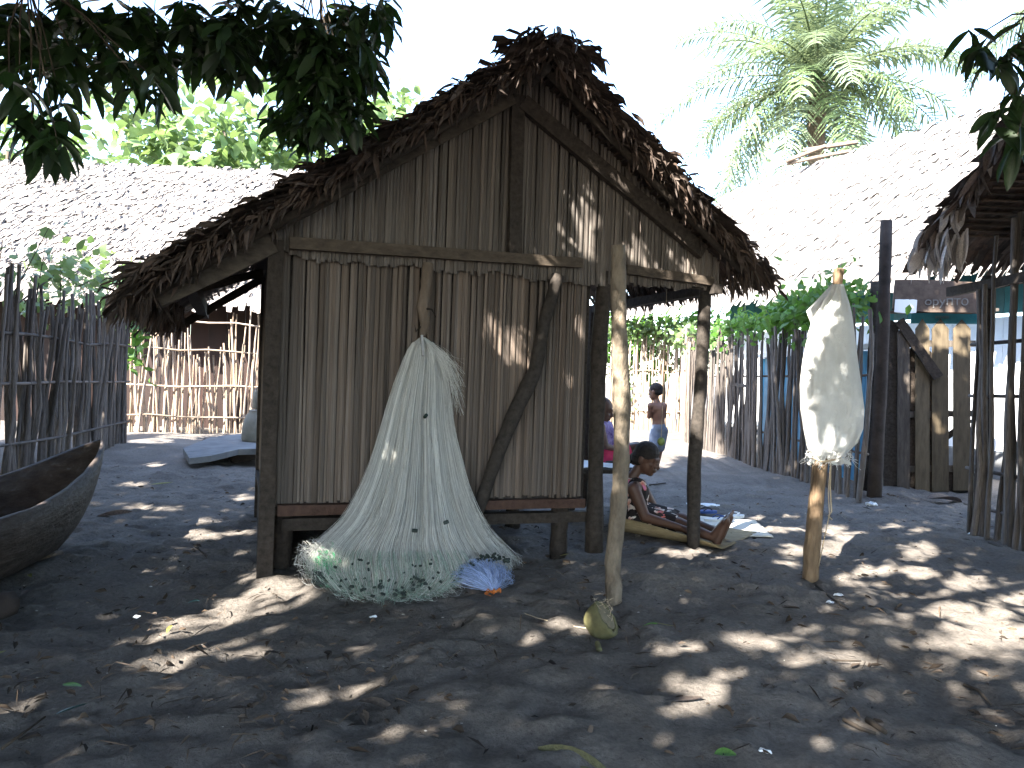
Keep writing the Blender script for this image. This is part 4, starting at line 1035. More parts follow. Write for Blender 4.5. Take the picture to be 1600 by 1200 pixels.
# --- boy standing
BD = 9.7
by = thing('person', 'shirtless boy in grey shorts standing with folded arms on the sunlit path', 'person', G(1030, 737))
by['_w'] = list(by['_w'])
K = dict(head=PD(1024, 612, BD), neck=PD(1026, 627, BD), che=PD(1028, 641, BD), wai=PD(1029, 657, BD), pel=PD(1029, 669, BD), shl=PD(1017, 634.5, BD-.05), shr=PD(1037, 634.5, BD-.02),
         el=PD(1014, 651, BD-.02), wl=PD(1021, 648, BD+.15), er=PD(1037, 651, BD+.10), wr=PD(1022, 650, BD+.19), hl=PD(1024, 673, BD), hr=PD(1035, 673, BD), kl=PD(1020, 703, BD-.10), kr=PD(1031, 703, BD+.03), al=PD(1015, 731, BD), ar=PD(1026, 731, BD+.05))
bf = Vector((-.75, .66, 0))
def bbody(mb):
    mb.capsule(K['pel'], K['wai'], .092, .084); mb.capsule(K['wai'], K['che'], .084, .100); mb.capsule(K['shl'], K['shr'], .050, .050); mb.capsule(K['che'].lerp(K['shl'], .4), K['che'].lerp(K['shr'], .4), .085, .085); mb.capsule(K['che'], K['neck'], .085, .046)
    mb.capsule(K['neck'], K['head'], .037, .037); head(mb, K['head'], bf+Vector((0, 0, -.1)), (0, 0, 1), .95)
    for a, e, w in (('shl', 'el', 'wl'), ('shr', 'er', 'wr')):
        mb.capsule(K[a], K[e], .040, .032); mb.capsule(K[e], K[w], .031, .022); hand(mb, K[w], K[w]-K[e], (0, 0, 1), .7, .4)
    for h, k, a in (('hl', 'kl', 'al'), ('hr', 'kr', 'ar')):
        mb.capsule(K[h], K[k], .066, .044); mb.capsule(K[k], K[a], .043, .027)
        ft = K[a].copy(); ft.z = .03; mb.capsule(K[a], ft, .027, .03); mb.capsule(ft-bf*.02, ft+bf*.12+Vector((0, 0, -.008)), .028, .02)
body('body', bbody, M['skinb'], by, .007, 5)
def bshort(mb):
    mb.capsule(K['pel']+Vector((0, 0, .02)), K['pel'], .096, .10)
    for h, k in (('hl', 'kl'), ('hr', 'kr')): mb.capsule(K[h], K[k].lerp(K[h], .12), .080, .066)
body('shorts', bshort, M['shorts'], by, .008, 3)
def bhair(mb):
    Mx = basis(bf+Vector((0, 0, -.1)), (0, 0, 1)); mb.ell(K['head']+Mx @ Vector((-.016, 0, .038)), (.098, .078, .086), Mx); mb.ell(K['head']+Mx @ Vector((-.045, 0, .0)), (.065, .070, .06), Mx)
body('hair', bhair, M['hair'], by, .007, 3)
# --- child partly hidden behind the posts
CD = 6.55
ch = thing('person', 'person in purple top and red skirt half hidden behind the posts', 'person', PD(955, 745, CD))
Q = dict(head=PD(941, 640, CD), neck=PD(941, 660, CD), che=PD(944, 678, CD), pel=PD(945, 712, CD), shn=PD(938, 668, CD-.13), shf=PD(950, 666, CD+.13), eln=PD(946, 697, CD-.18), wrn=PD(966, 703, CD-.1), elf=PD(958, 694, CD+.2), wrf=PD(975, 700, CD+.1),
         hn=PD(948, 712, CD-.08), hf=PD(949, 710, CD+.08), kn=PD(995, 700, CD-.08), kf=PD(995, 698, CD+.1), an=PD(990, 750, CD-.06), af=PD(993, 745, CD+.1))
def cbody(mb):
    mb.capsule(Q['pel'], Q['che'], .10, .095); mb.capsule(Q['shn'], Q['shf'], .05, .05); mb.capsule(Q['che'], Q['neck'], .07, .042); mb.capsule(Q['neck'], Q['head'], .04, .04)
    head(mb, Q['head'], (1, -.1, -.25), (0, 0, 1), .98)
    for a, e, w in (('shn', 'eln', 'wrn'), ('shf', 'elf', 'wrf')): mb.capsule(Q[a], Q[e], .042, .033); mb.capsule(Q[e], Q[w], .033, .023); hand(mb, Q[w], Q[w]-Q[e], (0, 0, 1), .85, .4)
    for h, k, a in (('hn', 'kn', 'an'), ('hf', 'kf', 'af')):
        mb.capsule(Q[h], Q[k], .075, .05); mb.capsule(Q[k], Q[a], .05, .032); ft = Q[a].copy(); ft.z = .035; mb.capsule(Q[a], ft, .032, .034); mb.capsule(ft, ft+Vector((.15, -.02, -.008)), .033, .024)
body('body', cbody, M['skin'], ch, .007, 5)
def ctop(mb): mb.capsule(Q['pel'], Q['che'], .112, .108); mb.capsule(Q['shn'].lerp(Q['shf'], .1), Q['shf'].lerp(Q['shn'], .1), .058, .058)
body('top', ctop, M['purple'], ch, .008, 3)
def cskirt(mb):
    mb.capsule(Q['hn'], Q['kn'].lerp(Q['hn'], .35), .09, .07); mb.capsule(Q['hf'], Q['kf'].lerp(Q['hf'], .35), .09, .07); mb.capsule(Q['hn'], Q['hf'], .10, .10); mb.capsule(Q['kn'].lerp(Q['hn'], .4), Q['kf'].lerp(Q['hf'], .4), .065, .065)
body('skirt', cskirt, M['red'], ch, .008, 3)
def chair_(mb): mb.ell(Q['head']+Vector((-.025, 0, .045)), (.096, .08, .085)); mb.ell(Q['head']+Vector((-.05, 0, 0)), (.07, .075, .07))
body('hair', chair_, M['hair'], ch, .007, 3)

# bench / low table with white cloth
bt = thing('low_table', 'low dark wooden table beside the hut wall holding a white cloth', 'table', PD(938, 800, 6.35))
tz = .44; tcx, tcy = PD(938, 728, 6.2).x, 6.3
q = MB(); q.box((tcx, tcy, tz), (.30, .05, 0), (-.06, .34, 0), (0, 0, .018)); q.build('table_top', M['wood'], bt)
for sx in (-1, 1):
    for sy in (-1, 1):
        q = MB(); q.beam((tcx+sx*.25, tcy+sy*.28, -.02), (tcx+sx*.25, tcy+sy*.28, tz-.018), .05, .05); q.build('leg', M['wood'], bt)
def cloth(nm, cx, cy, z, lx, ly, rot, amp, mat, label, cat, edge=.0, n=18):
    b = MB(); c, s = math.cos(rot), math.sin(rot)
    for j in range(n+1):
        for i in range(n+1):
            u = i/n-.5; v = j/n-.5; x = u*lx; y = v*ly
            zz = z+amp*(mnoise.noise((u*5+cx, v*5+cy, 1.3))+.5*mnoise.noise((u*11, v*11, cx)))+abs(amp)*1.1 + edge*max(0, abs(v)*2-.85)*6
            b.v.append((cx+x*c-y*s, cy+x*s+y*c, zz))
    for j in range(n):
        for i in range(n): a = j*(n+1)+i; b.f.append((a, a+1, a+n+2, a+n+1))
    o = b.build(nm, M[mat], None, True); m = o.modifiers.new('thick', 'SOLIDIFY'); m.thickness = .004
    return tag(o, label, cat)
cloth('white_cloth', tcx+.02, tcy-.02, tz+.02, .55, .5, .25, .010, 'white', 'crumpled white cloth lying on the low table', 'cloth')
q = MB(); q.ell((tcx+.12, tcy-.16, tz+.062), (.09, .025, .012)); tag(q.build('knife_sheath', M['darkrub'], None, True), 'slim dark object lying on the white table cloth', 'tool')
# mats under the woman
m1 = J['hipn'].lerp(J['an'], .5); ang = math.atan2(fwd.y, fwd.x)
cloth('paper_mat', 1.52, 6.0, .008, 1.25, .72, ang+.5, .012, 'mat', 'pale sheet spread on the sand behind the seated woman', 'mat')
b = MB(); nM = 24
for i in range(nM+1):
    k = i/nM; c = J['hipn'].lerp(J['an'], -.12+1.3*k); c.z = 0
    lift = .10*(1-k)**.6*(1 if k < .96 else .3)
    for (o, z) in ((.62, .022), (.3, .016), (.0, .016), (-.13, .020), (-.17, .03+lift*.5), (-.175+.02*math.sin(k*7), .036+lift)):
        b.v.append(tuple(c-sideN*(-1)*(-o)*1.0+Vector((0, 0, z))))
for i in range(nM):
    for k in range(5): a = i*6+k; b.f.append((a, a+6, a+7, a+1))
o = b.build('straw_mat', M['tanmat'], None, True); md = o.modifiers.new('thick', 'SOLIDIFY'); md.thickness = .005
tag(o, 'tan straw mat with raised near edge under the seated woman', 'mat')
def sandal(label, px, py, ang, mat, smat, grp=None):
    c = G(px, py); th = thing('flip_flop', label, 'sandal', c, grp); b = MB(); n = 20; top = []
    for i in range(n):
        a = 2*math.pi*i/n; x = .125*math.cos(a); w = .045*(1+.18*math.cos(a)-.12*math.cos(2*a)); y = w*math.sin(a)
        top.append(c+Vector((x*math.cos(ang)-y*math.sin(ang), x*math.sin(ang)+y*math.cos(ang), .034)))
    b.v = [tuple(p) for p in top]+[tuple(p-Vector((0, 0, .022))) for p in top]; b.f = [tuple(range(n)), tuple(reversed(range(n, 2*n)))]+[(i+n, (i+1) % n+n, (i+1) % n, i) for i in range(n)]
    b.build('sole', M[mat], th); q = MB(); L = lambda x, y, z: c+Vector((x*math.cos(ang)-y*math.sin(ang), x*math.sin(ang)+y*math.cos(ang), z))
    for y in (-1, 1): q.tube([L(.075, 0, .034), L(.06, y*.012, .055), L(.02, y*.035, .06), L(-.02, y*.042, .036)], .0055, 5)
    q.build('strap', M[smat], th, True)
sandal('white flip flop near the seated woman feet', 1120, 816, .25, 'flipwhite', 'flipblue'); sandal('white flip flop with pale strap closest to the dappled sand', 1146, 811, .5, 'flipwhite', 'white')
sandal('blue flip flop between the mat and the white sandals', 1100, 803, .1, 'flipblue', 'darkrub')
cloth('folded_paper', G(1098, 794).x, G(1098, 794).y, .012, .30, .10, .1, .02, 'white', 'crumpled white paper lying above the blue flip flop', 'paper', n=10)
# hanging fruit
fr = PD(1033, 690, 5.55); hf = thing('hanging_fruit', 'green fruit hanging on a thin string from the eave', 'fruit', fr)
q = MB(); q.ell(fr, (.030, .030, .034)); q.build('fruit', M['fruit'], hf, True)
q = MB(); q.tube([fr+Vector((0, 0, .03)), fr+Vector((.002, 0, .5)), (fr.x, fr.y, 1.93)], .0022, 5); q.build('string', M['rope'], hf)
# coconut
cc = G(946, 992); cn2 = thing('coconut_husk', 'split green coconut husk lying at the foot of the pale post', 'coconut', cc)
b = MB(); nu, nv = 28, 12
Mc = basis(Vector((.75, -.25, .62)), (0, 0, 1))
for j in range(nv+1):
    th = .02+1.62*j/nv; 
    for i in range(nu):
        a = 2*math.pi*i/nu; r = .088*(1+.06*math.cos(3*a)*math.sin(th)+.03*mnoise.noise((math.cos(a)*2, math.sin(a)*2, th*2)))
        rg = rr(-.006, .006) if j == nv else 0
        p = Vector((-math.cos(th)*r*1.25+rg, math.cos(a)*math.sin(th)*r, math.sin(a)*math.sin(th)*r)); b.v.append(tuple(cc+Vector((0, 0, .082))+Mc @ p))
for j in range(nv):
    for i in range(nu): a = j*nu+i; d = j*nu+(i+1) % nu; b.f.append((a, d, d+nu, a+nu))
o = b.build('husk', M['coco'], cn2, True); md = o.modifiers.new('t', 'SOLIDIFY'); md.thickness = .022; md.offset = -1
q = MB(); q.ell(cc+Vector((0, 0, .088)), (.012, .066, .066), Mc); q.build('husk_face', M['cocoin'], cn2, True)
mb = MB()
for i in range(60):
    p = cc+Vector((rr(-.06, .03), rr(-.02, .06), rr(.08, .17))); mb.tube([p, p+Vector((rr(-.03, .03), rr(-.02, .02), rr(-.04, .02)))], .001, 3, False)
stuff(mb.build('fibre', M['rope'], cn2))
q = MB(); q.capsule(G(936, 1022)+Vector((0, 0, .02)), G(933, 1016)+Vector((0, 0, .03)), .014, .012); tag(q.build('husk_piece', M['coco'], None, True), 'small green husk piece below the coconut', 'husk')
q = MB(); q.tube([G(790, 950)+Vector((0, 0, .012)), G(812, 962)+Vector((0, 0, .02)), G(840, 972)+Vector((0, 0, .02)), G(880, 983)+Vector((0, 0, .02)), G(915, 988)+Vector((0, 0, .02))], .0025, 4)
tag(q.build('fishing_line', M['rope']), 'thin pale line running from the net to the coconut', 'line')


# ================================================================== MANGO TREE OVER THE YARD
TE = math.tan(SUN_EL)
def sproj(p): return (p[0]+SUN_H.x*p[2]/TE, p[1]+SUN_H.y*p[2]/TE)
HOLES = []       # gaps cut in the crown to place sun patches, as ellipses where their light lands (carried along the sun to ground level)
def hole(fn, px, py, rx, ry, slant=0.0):
    c = sproj(fn(px, py)); a = sproj(fn(px+rx, py+rx*slant)); b_ = sproj(fn(px, py+ry))
    A = np.array([[a[0]-c[0], b_[0]-c[0]], [a[1]-c[1], b_[1]-c[1]]]); HOLES.append((np.array(c), A))
for h in ((440,927,52,19),(385,947,62,20),(330,977,54,17),(270,1002,56,15),(220,1030,44,11),(300,965,56,11),(410,975,22,7),(350,1012,30,5),(540,1080,62,14),(250,1068,18,7),(20,1095,25,11),(620,1145,26,6),
          (110,1190,34,10),(1020,1010,36,8),(1062,1014,30,10),(1155,985,18,7),(1190,1005,40,11),(1300,1020,20,5),(1255,1035,18,5),(1350,1032,14,6),(1078,1080,24,12),(1115,1085,16,9),(1080,1118,20,7),
          (1145,1055,14,9),(1230,800,26,6),(1190,811,14,4),(1168,827,14,4),(1210,830,18,5),(1245,828,20,5),(1235,860,14,8),(1306,832,20,8),(1335,842,20,9),(1308,863,15,6),(1230,880,14,4),(1285,856,26,10),
          (1440,863,24,12),(1434,833,9,4),(1395,826,13,4),(1352,890,18,7),(1325,905,13,7),(1390,888,9,4),(1440,897,16,6),(1510,915,26,11),(1465,937,24,7),(1490,960,28,8),(1545,968,28,9),(1550,990,46,10),(1582,1008,28,9),(1590,925,28,11),
          (1095,869,32,8),(1040,865,10,4),(1165,826,14,4),(210,755,18,4),(215,794,20,4),(272,799,20,4),(320,815,24,3),(306,834,30,5),(377,831,22,3),(175,892,30,6),(60,929,44,5),(215,843,22,5),(394,898,14,9),
          (377,776,14,3),(240,726,18,3),(560,1010,14,5),(830,1000,16,4),(905,985,16,5),(865,975,12,4),(950,1085,10,5),(700,1120,12,4),(1260,985,12,4),(1480,1010,30,5),(300,682,55,5),(235,690,35,4),(370,676,25,3)):
    hole(lambda x, y: G(x, y), *h)
for h in ((775,528,30,14,.35),(806,552,20,14,.4),(795,508,22,7,.45),(756,520,14,8,.2),(904,495,6,11,.3),(908,520,8,7,.6),(880,593,13,7,.5),(869,560,4,13,0),(869,445,5,6,0),(655,585,4,4,0)):
    hole(lambda x, y: FAC(x, y, 0), *h)
for h in ((924,282,9,18,.3),(908,332,20,10,.9),(884,366,24,10,.4),(914,386,14,16,.4),(934,366,6,13,.2),(980,322,8,12,.6),(992,388,18,12,.5),(852,404,12,6,.2),(1016,424,12,7,.2),(1072,432,6,6,.2),(864,424,10,5,0),
          (1048,446,16,5,.2),(920,410,10,8,.2),(886,400,8,7,0)):
    hole(lambda x, y: FAC(x, y, .06), *h)
for h in ((1288,512,14,22),(1264,590,5,16),(1336,535,4,16),(1263,665,7,22),(1295,698,14,8),(1272,556,7,6),(1284,636,5,5),(1312,470,5,8)):
    hole(lambda x, y: PD(x, y, SD-.08), *h)
for h in ((1460,522,16,18),(1500,530,18,22),(1425,598,4,12),(1464,660,3,9)): hole(gpt, *h)
for h in ((1428,470,8,6),): hole(lambda x, y: PD(x, y, 8.2), *h)
for h in ((966,505,8,24),(966,640,7,44),(968,560,8,20),(964,760,7,18)): hole(lambda x, y: PD(x, y, 3.84), *h)
for h in ((530,878,34,9,.35),(500,862,14,8,.3),(575,905,14,5,.2)): hole(lambda x, y: PD(x, y, 3.85), *h)
hole(lambda x, y: PD(x, y, 5.2), 1072, 625, 7, 26); hole(lambda x, y: FAC(x, y, .1), 417, 742, 4, 9)
hole(lambda x, y: PD(x, y, SD), 1278, 780, 7, 20)
HC = np.array([h[0] for h in HOLES]); HI = np.array([np.linalg.inv(h[1]) for h in HOLES])
HR = np.array([math.sqrt(abs(np.linalg.det(h[1]))) for h in HOLES])
def in_hole(P, marg):
    uv = np.stack([P[:, 0]+SUN_H.x*P[:, 2]/TE, P[:, 1]+SUN_H.y*P[:, 2]/TE], 1); out = np.zeros(len(P), bool)
    for c, Ai, r in zip(HC, HI, HR):
        d = (uv-c) @ Ai.T; out |= (np.hypot(d[:, 0], d[:, 1]) < 1+marg/max(r, .05))
    return out
CN = np.array(CROT)
def px_np(P):
    q = (P-np.array([0, 0, CAMZ])) @ CN; z = -q[:, 2]; ok = z > .05
    zz = np.where(ok, z, 1); return 800+F*q[:, 0]/zz, 600-F*q[:, 1]/zz, ok
mg = thing('mango_tree', 'big dark leaved mango tree overhanging the yard with drooping branches', 'tree', (-6.6, -3.2, 0))
NL = 230000
uu = RNG.uniform(-7.5, 7.0, NL); vv = RNG.uniform(-2.0, 14.5, NL)
vmax = np.where(uu < 2, np.where(uu < -3.2, 12.5, 10.4)+.5*np.sin(uu*2.1), 10.1+1.2*(uu-2)+.4*np.sin(uu*5)) + RNG.normal(0, .15, NL)
k = vv < vmax; uu, vv = uu[k], vv[k]; hh = RNG.uniform(3.1, 5.4, len(uu)); P = np.zeros((len(uu), 3))
for tr_ in range(9):                         # lift a leaf until it clears the view
    P = np.stack([uu-SUN_H.x*hh/TE, vv-SUN_H.y*hh/TE, hh], 1); x, y, ok = px_np(P); bad = ok & (x > -140) & (x < 1740) & (y > -140)
    hh = np.where(bad, hh+RNG.uniform(.3, .9, len(uu)), hh)
P = P[~bad & ((P[:, 0]+.3)**2+(P[:, 1])**2 > 1.0)]
P = P[~in_hole(P, .06) | (RNG.random(len(P)) < .03)]
dv = unit(len(P)); dv[:, 2] = -abs(dv[:, 2])*.9
nv_ = unit(len(P)); nv_[:, 2] = abs(nv_[:, 2])+.8
Ll = RNG.uniform(.17, .27, len(P)); V, FF, CN_ = leaves(P-dv*Ll[:, None]*.5, dv, nv_, Ll, RNG.uniform(.05, .072, len(P)))
V[:] = V - np.array([-6.6, -3.2, 0])
me = np_mesh('crown', V, FF, CN_, M['mango']); o = link('crown', me, mg); o['_w'] = list(mg['_w']); stuff(o)  # out-of-view crown, laid out along the sun's path to shade the yard
log('trunk', [(-6.6, -3.2, -.1), (-6.5, -3.15, 1.0), (-6.3, -3.0, 2.6), (-6.0, -2.8, 4.0)], [.42, .34, .30, .26], 'bark', mg, 16)
for e in ((-2.5, -4.0, 6.2), (-7.5, 0.5, 6.4), (-3.0, 1.0, 6.0), (0.6, -0.5, 6.4), (-9, -3, 6.5)):
    a = Vector((-6.1, -2.85, 3.7)); e = Vector(e); m_ = a.lerp(e, .45)+Vector((rr(-.4, .4), rr(-.4, .4), .7))
    log('limb', [a, m_, e], [.16, .10, .04], 'bark', mg, 9)
# near drooping sprays that hang into the picture
MLEAF = [leaf_shape('leaf', M['mango1'], 1, rr(.26, .36), rr(-.05, .45), rr(.2, .6), 7, rr(-.5, .5)) for _ in range(12)]
CL_ = []
for (x, y, d) in ((430,20,3.3),(470,35,3.2),(510,15,3.4),(550,30,3.3),(580,20,3.4),(590,60,3.5),(560,80,3.3),(520,70,3.2),(480,80,3.3),(440,70,3.4),(570,120,3.4),(535,125,3.3),(500,120,3.2),(460,115,3.3),(545,165,3.4),(510,170,3.3),(475,160,3.4),(450,180,3.5),(490,200,3.5),(530,190,3.5),
                  (20,20,2.9),(60,40,3.0),(110,15,3.1),(150,45,3.0),(200,20,3.1),(240,45,3.2),(290,20,3.1),(330,45,3.2),(370,20,3.3),(400,50,3.2),(90,80,2.9),(30,70,2.9),(170,85,3.0),(260,85,3.1),(320,80,3.2),(380,90,3.3),(345,62,3.0),
                  (30,130,2.7),(75,120,2.8),(130,120,2.9),(15,180,2.7),(60,190,2.7),(100,175,2.8),(90,225,2.7),(50,215,2.7),(215,125,2.8),(250,130,2.8)):
    CL_.append((x, y, d, 9 if y > 8 else 8))
ends = []; count = 0; extra = []
def spray(x, y, d, n, size, spread=1.0):
    global count
    c = PD(x, y, d); ends.append(c); az = rr(0, 6)
    for i in range(n):
        a = az+i*2.4+rr(-.3, .3); el = -rr(.15, 1.1)
        dr = Vector((math.cos(a)*math.cos(el)*spread, math.sin(a)*math.cos(el)*spread, math.sin(el))); L = size*rr(.7, 1.15)
        p = c+Vector((rr(-.03, .03), rr(-.03, .03), rr(-.05, .05))); mid = p+dr*L*.5
        if in_hole(np.array([[*mid]]), .055)[0]: continue
        if count < 296: inst('leaf', random.choice(MLEAF), mg, p, orient(dr, rr(-.7, .7)), (L, L*rr(.7, 1), L)); count += 1
        else: extra.append((p, dr, L))
for (x, y, d) in ((1545,70,3.0),(1520,60,3.1),(1575,95,3.0),(1590,60,3.1),(1585,150,3.0),(1560,190,3.0),(1590,210,2.9),(1600,130,3.0)): spray(x, y, d, 8, .17, .9)
for (x, y, d, n) in CL_[37:]: spray(x, y, d, n, .16)
for (x, y, d, n) in CL_[:37]: spray(x, y, d, n, .165)
for (x, y, d) in CL_[:20] and [(c[0]+rr(-22, 22), c[1]+rr(-18, 18), c[2]+rr(-.1, .4)) for c in CL_[:37] for _ in range(5)]: spray(x, y, d, 9, .15)
if extra:
    V, FF, CN_ = leaves(np.array([list(e[0]) for e in extra]), np.array([list(e[1]) for e in extra]), np.array([[rr(-.5, .5), rr(-.5, .5), 1] for _ in extra]), np.array([e[2] for e in extra]), np.array([e[2]*.3 for e in extra]))
    V[:] = V - np.array([-6.6, -3.2, 0]); o = link('leaf_mass', np_mesh('leaf_mass', V, FF, CN_, M['mango']), mg); stuff(o)
def limb(pts, r0, r1): log('limb', pts, [r0+(r1-r0)*i/(len(pts)-1) for i in range(len(pts))], 'bark', mg, 8)
HUBS = [PD(250, -60, 3.2), PD(500, -60, 3.5), PD(40, -40, 2.8), PD(1640, 20, 3.1)]
limb([(-3.0, 1.0, 6.0), (-2.2, 2.2, 4.6), HUBS[0]], .05, .022); limb([(-3.0, 1.0, 6.0), (-1.6, 2.4, 4.8), HUBS[1]], .05, .022); limb([(-3.0, 1.0, 6.0), (-2.8, 2.0, 4.4), HUBS[2]], .05, .02); limb([(0.6, -.5, 6.4), (2.0, 1.5, 5.0), HUBS[3]], .05, .02)
q = MB()
for c in ends[:45]:
    if in_hole(np.array([[*c]]), .02)[0]: continue
    h_ = min(HUBS, key=lambda z: (z-c).length); m_ = h_.lerp(c, .5)+Vector((rr(-.06, .06), rr(-.06, .06), .06)); q.tube([h_, m_, c], [.005, .004, .002], 4, False)
stuff(q.build('twigs', M['twig'], mg))

# ================================================================== OTHER TREES
def tree(nm, label, base, crowns, nleaf, size, mat, trunk_r, group=None, aspect=.6):
    t = thing(nm, label, 'tree', base, group); base = Vector(base); Ps = []
    tot = sum(c[1]**2 for c in crowns)
    for c, r in crowns:
        n = int(nleaf*r*r/tot); nc = max(10, n//12); cc_ = unit(nc)*(r*RNG.uniform(.35, 1, (nc, 1))**.5)*np.array([1, 1, .8]) + np.array(c)
        Ps.append(cc_[RNG.integers(0, nc, n)] + RNG.normal(0, size*.75, (n, 3)))
    P = np.concatenate(Ps); P = P[~in_hole(P, .15)] if nm == 'shade_tree' else P; d = unit(len(P)); d[:, 2] = d[:, 2]*.5-.35; nn = unit(len(P)); nn[:, 2] = abs(nn[:, 2])+.7
    V, FF, CN_ = leaves(P, d, nn, RNG.uniform(.6, 1.2, len(P))*size, RNG.uniform(.6, 1.1, len(P))*size*aspect, .2)
    V[:] = V-np.array(base); o = link('crown', np_mesh('crown', V, FF, CN_, M[mat]), t); stuff(o)
    top = Vector(crowns[0][0]); log('trunk', [base-Vector((0, 0, .1)), base.lerp(top, .5)+Vector((rr(-.2, .2), 0, 0)), top], [trunk_r, trunk_r*.8, trunk_r*.4], 'bark', t, 10)
    for c, r in crowns[1:]:
        c = Vector(c); a = base.lerp(top, rr(.45, .7)); log('limb', [a, a.lerp(c, .5)+Vector((0, 0, -.3)), c], [trunk_r*.4, trunk_r*.25, trunk_r*.08], 'bark', t, 7)
    return t
tree('breadfruit_tree', 'bright green large leaved tree rising behind the far left house', (-10, 24, 0), [((-10, 24, 9.2), 2.6), ((-7.2, 24, 8.6), 2.3), ((-12.5, 24, 8.2), 2.4), ((-9, 23, 7.0), 2.4), ((-6.2, 24.5, 6.8), 1.8), ((-11.2, 23, 6.8), 2.2), ((-4.9, 25, 9.6), 1.5)], 2300, .60, 'bread', .3, None, .62)
tree('leafy_tree', 'light green tree at the left edge beyond the thatched house', (-18, 25, 0), [((-18, 25, 8.5), 2.6), ((-16.2, 25, 7.0), 2.2), ((-19.5, 25, 6.5), 2.4)], 1500, .55, 'bread', .28, None, .6)
tree('leafy_tree', 'small light tree showing just left of the dark roof slope', (-4.6, 26, 0), [((-4.7, 26, 10.2), 1.5), ((-4.3, 26, 8.5), 1.6)], 700, .45, 'bread', .2, None, .5)
for i, (x, y, lb) in enumerate(((2.4, 20.5, 'green bush above the far fence behind the pale post'), (4.4, 20.0, 'green bush above the far fence right of the boy'))):
    t = tree('bush', lb, (x, y, 0), [((x, y, 2.6), 1.2), ((x+1.1, y, 2.3), 1.0), ((x-1.1, y, 2.3), 1.0)], 900, .3, 'vine', .06)
    t['category'] = 'bush'
# unseen dense trees added behind and beside the viewpoint to block sky light
SURR = [(-11, -7, ''), (11.0, -5.5, ''), (-14, 1.5, '')]
LBS = ['dense dark tree closing the yard behind on the sunny side', 'dense dark tree beyond the right hand hut', 'dense dark tree far left beyond the canoe']
for (x, y, _), lb in zip(SURR, LBS):
    cr = [((x, y, 5.2), 3.6)] + [((x+3.4*math.cos(a), y+3.4*math.sin(a), 3.2+1.2*math.sin(a*3)), 3.0) for a in (0, 1.26, 2.5, 3.8, 5.0)] + [((x+2.5*math.cos(a), y+2.5*math.sin(a), 1.6), 2.2) for a in (.6, 2.2, 3.9, 5.5)]
    if x < -12: cr = [((x, y, 4.4), 2.6)] + [((x+2.2*math.cos(a), y+2.2*math.sin(a), 2.8), 2.3) for a in (0, 1.26, 2.5, 3.8, 5.0)]
    tree('shade_tree', lb, (x, y, 0), cr, 11000, .42, 'mango', .35, 'shade trees around the yard', .42)
# oil palms
def palm(label, base, hgt, nfr, flen, n_leaf=46):
    t = thing('oil_palm', label, 'palm tree', base); base = Vector(base); crown = base+Vector((0, 0, hgt))
    log('trunk', [base-Vector((0, 0, .1)), base+Vector((.1, 0, hgt*.5)), crown], [.30, .25, .26], 'bark', t, 12)
    for f in range(nfr):
        u = (f+.5)/nfr; az = f*2.39996+rr(-.2, .2); el0 = R(84)-u*R(128)+rr(-.12, .12); L = flen*rr(.85, 1.1)
        pts = []; p = crown+Vector((0, 0, .1)); el = el0; n = 22
        for i in range(n+1):
            pts.append(p.copy()); d = Vector((math.cos(az)*math.cos(el), math.sin(az)*math.cos(el), math.sin(el))); p = p+d*(L/n); el -= (R(70)+rr(0, .15))/n*(.4+1.3*i/n)
        mb = MB(); mb.tube(pts, [.035*(1-.85*i/n)+.004 for i in range(n+1)], 5)
        for j in range(n_leaf):
            s = .12+.88*j/n_leaf; i = min(int(s*n), n-1); k = s*n-i; q0 = pts[i].lerp(pts[i+1], k); tg = (pts[i+1]-pts[i]).normalized()
            sd = tg.cross(Vector((0, 0, 1)));
            if sd.length < .05: sd = Vector((1, 0, 0))
            sd.normalize(); up = sd.cross(tg)
            ll = flen*.21*math.sin(math.pi*min(1, s*.85+.12))**.6*rr(.8, 1.15)
            for sg in (-1, 1):
                dd = (sd*sg*rr(.7, 1)+tg*rr(.35, .7)+up*rr(-.25, .35)).normalized(); w = up*.5*.05+tg*.022
                m1_ = q0+dd*ll*.5+Vector((0, 0, -.04*ll)); e = q0+dd*ll*.9+Vector((0, 0, -.35*ll))
                n0 = len(mb.v); wv = tg*.024*flen/3.4; mb.v += [tuple(q0-wv*.6), tuple(q0+wv*.6), tuple(m1_+wv), tuple(m1_-wv), tuple(e)]
                mb.f += [(n0, n0+1, n0+2, n0+3), (n0+3, n0+2, n0+4)]
        mb.build('frond', M['palm'], t)
palm('large feathery oil palm rising behind the bleached roof', (9.3, 22.5, 0), 10.8, 60, 5.1)
palm('second oil palm with fronds entering at the upper right edge', (13.8, 17.0, 0), 11.2, 22, 4.0)

# vines and shrubs on the fences
def vine(label, pts, n, size, spread, mat='vine', cat='vine'):
    t = thing('climbing_vine', label, cat, (pts[0][0], pts[0][1], 0)); w = np.array(t['_w'])
    pp = np.array([list(p) for p in pts], float); s = RNG.uniform(0, len(pp)-1.001, n); i = s.astype(int); k = (s-i)[:, None]
    P = pp[i]*(1-k)+pp[i+1]*k + RNG.normal(0, 1, (n, 3))*np.array(spread)
    d = unit(n); d[:, 2] -= .4; nn = unit(n); nn[:, 2] += .6; nn[:, 1] -= .6
    V, FF, C_ = leaves(P, d, nn, RNG.uniform(.6, 1.4, n)*size, RNG.uniform(.5, 1., n)*size*.8, .15); V[:] = V-w
    o = link('foliage', np_mesh('foliage', V, FF, C_, M[mat]), t); stuff(o)
    q = MB(); q.tube([pts[0]]+[tuple(np.array(p)+RNG.normal(0, .04, 3)) for p in pts[1:]], .012, 5); q.build('stem', M['twig'], t)
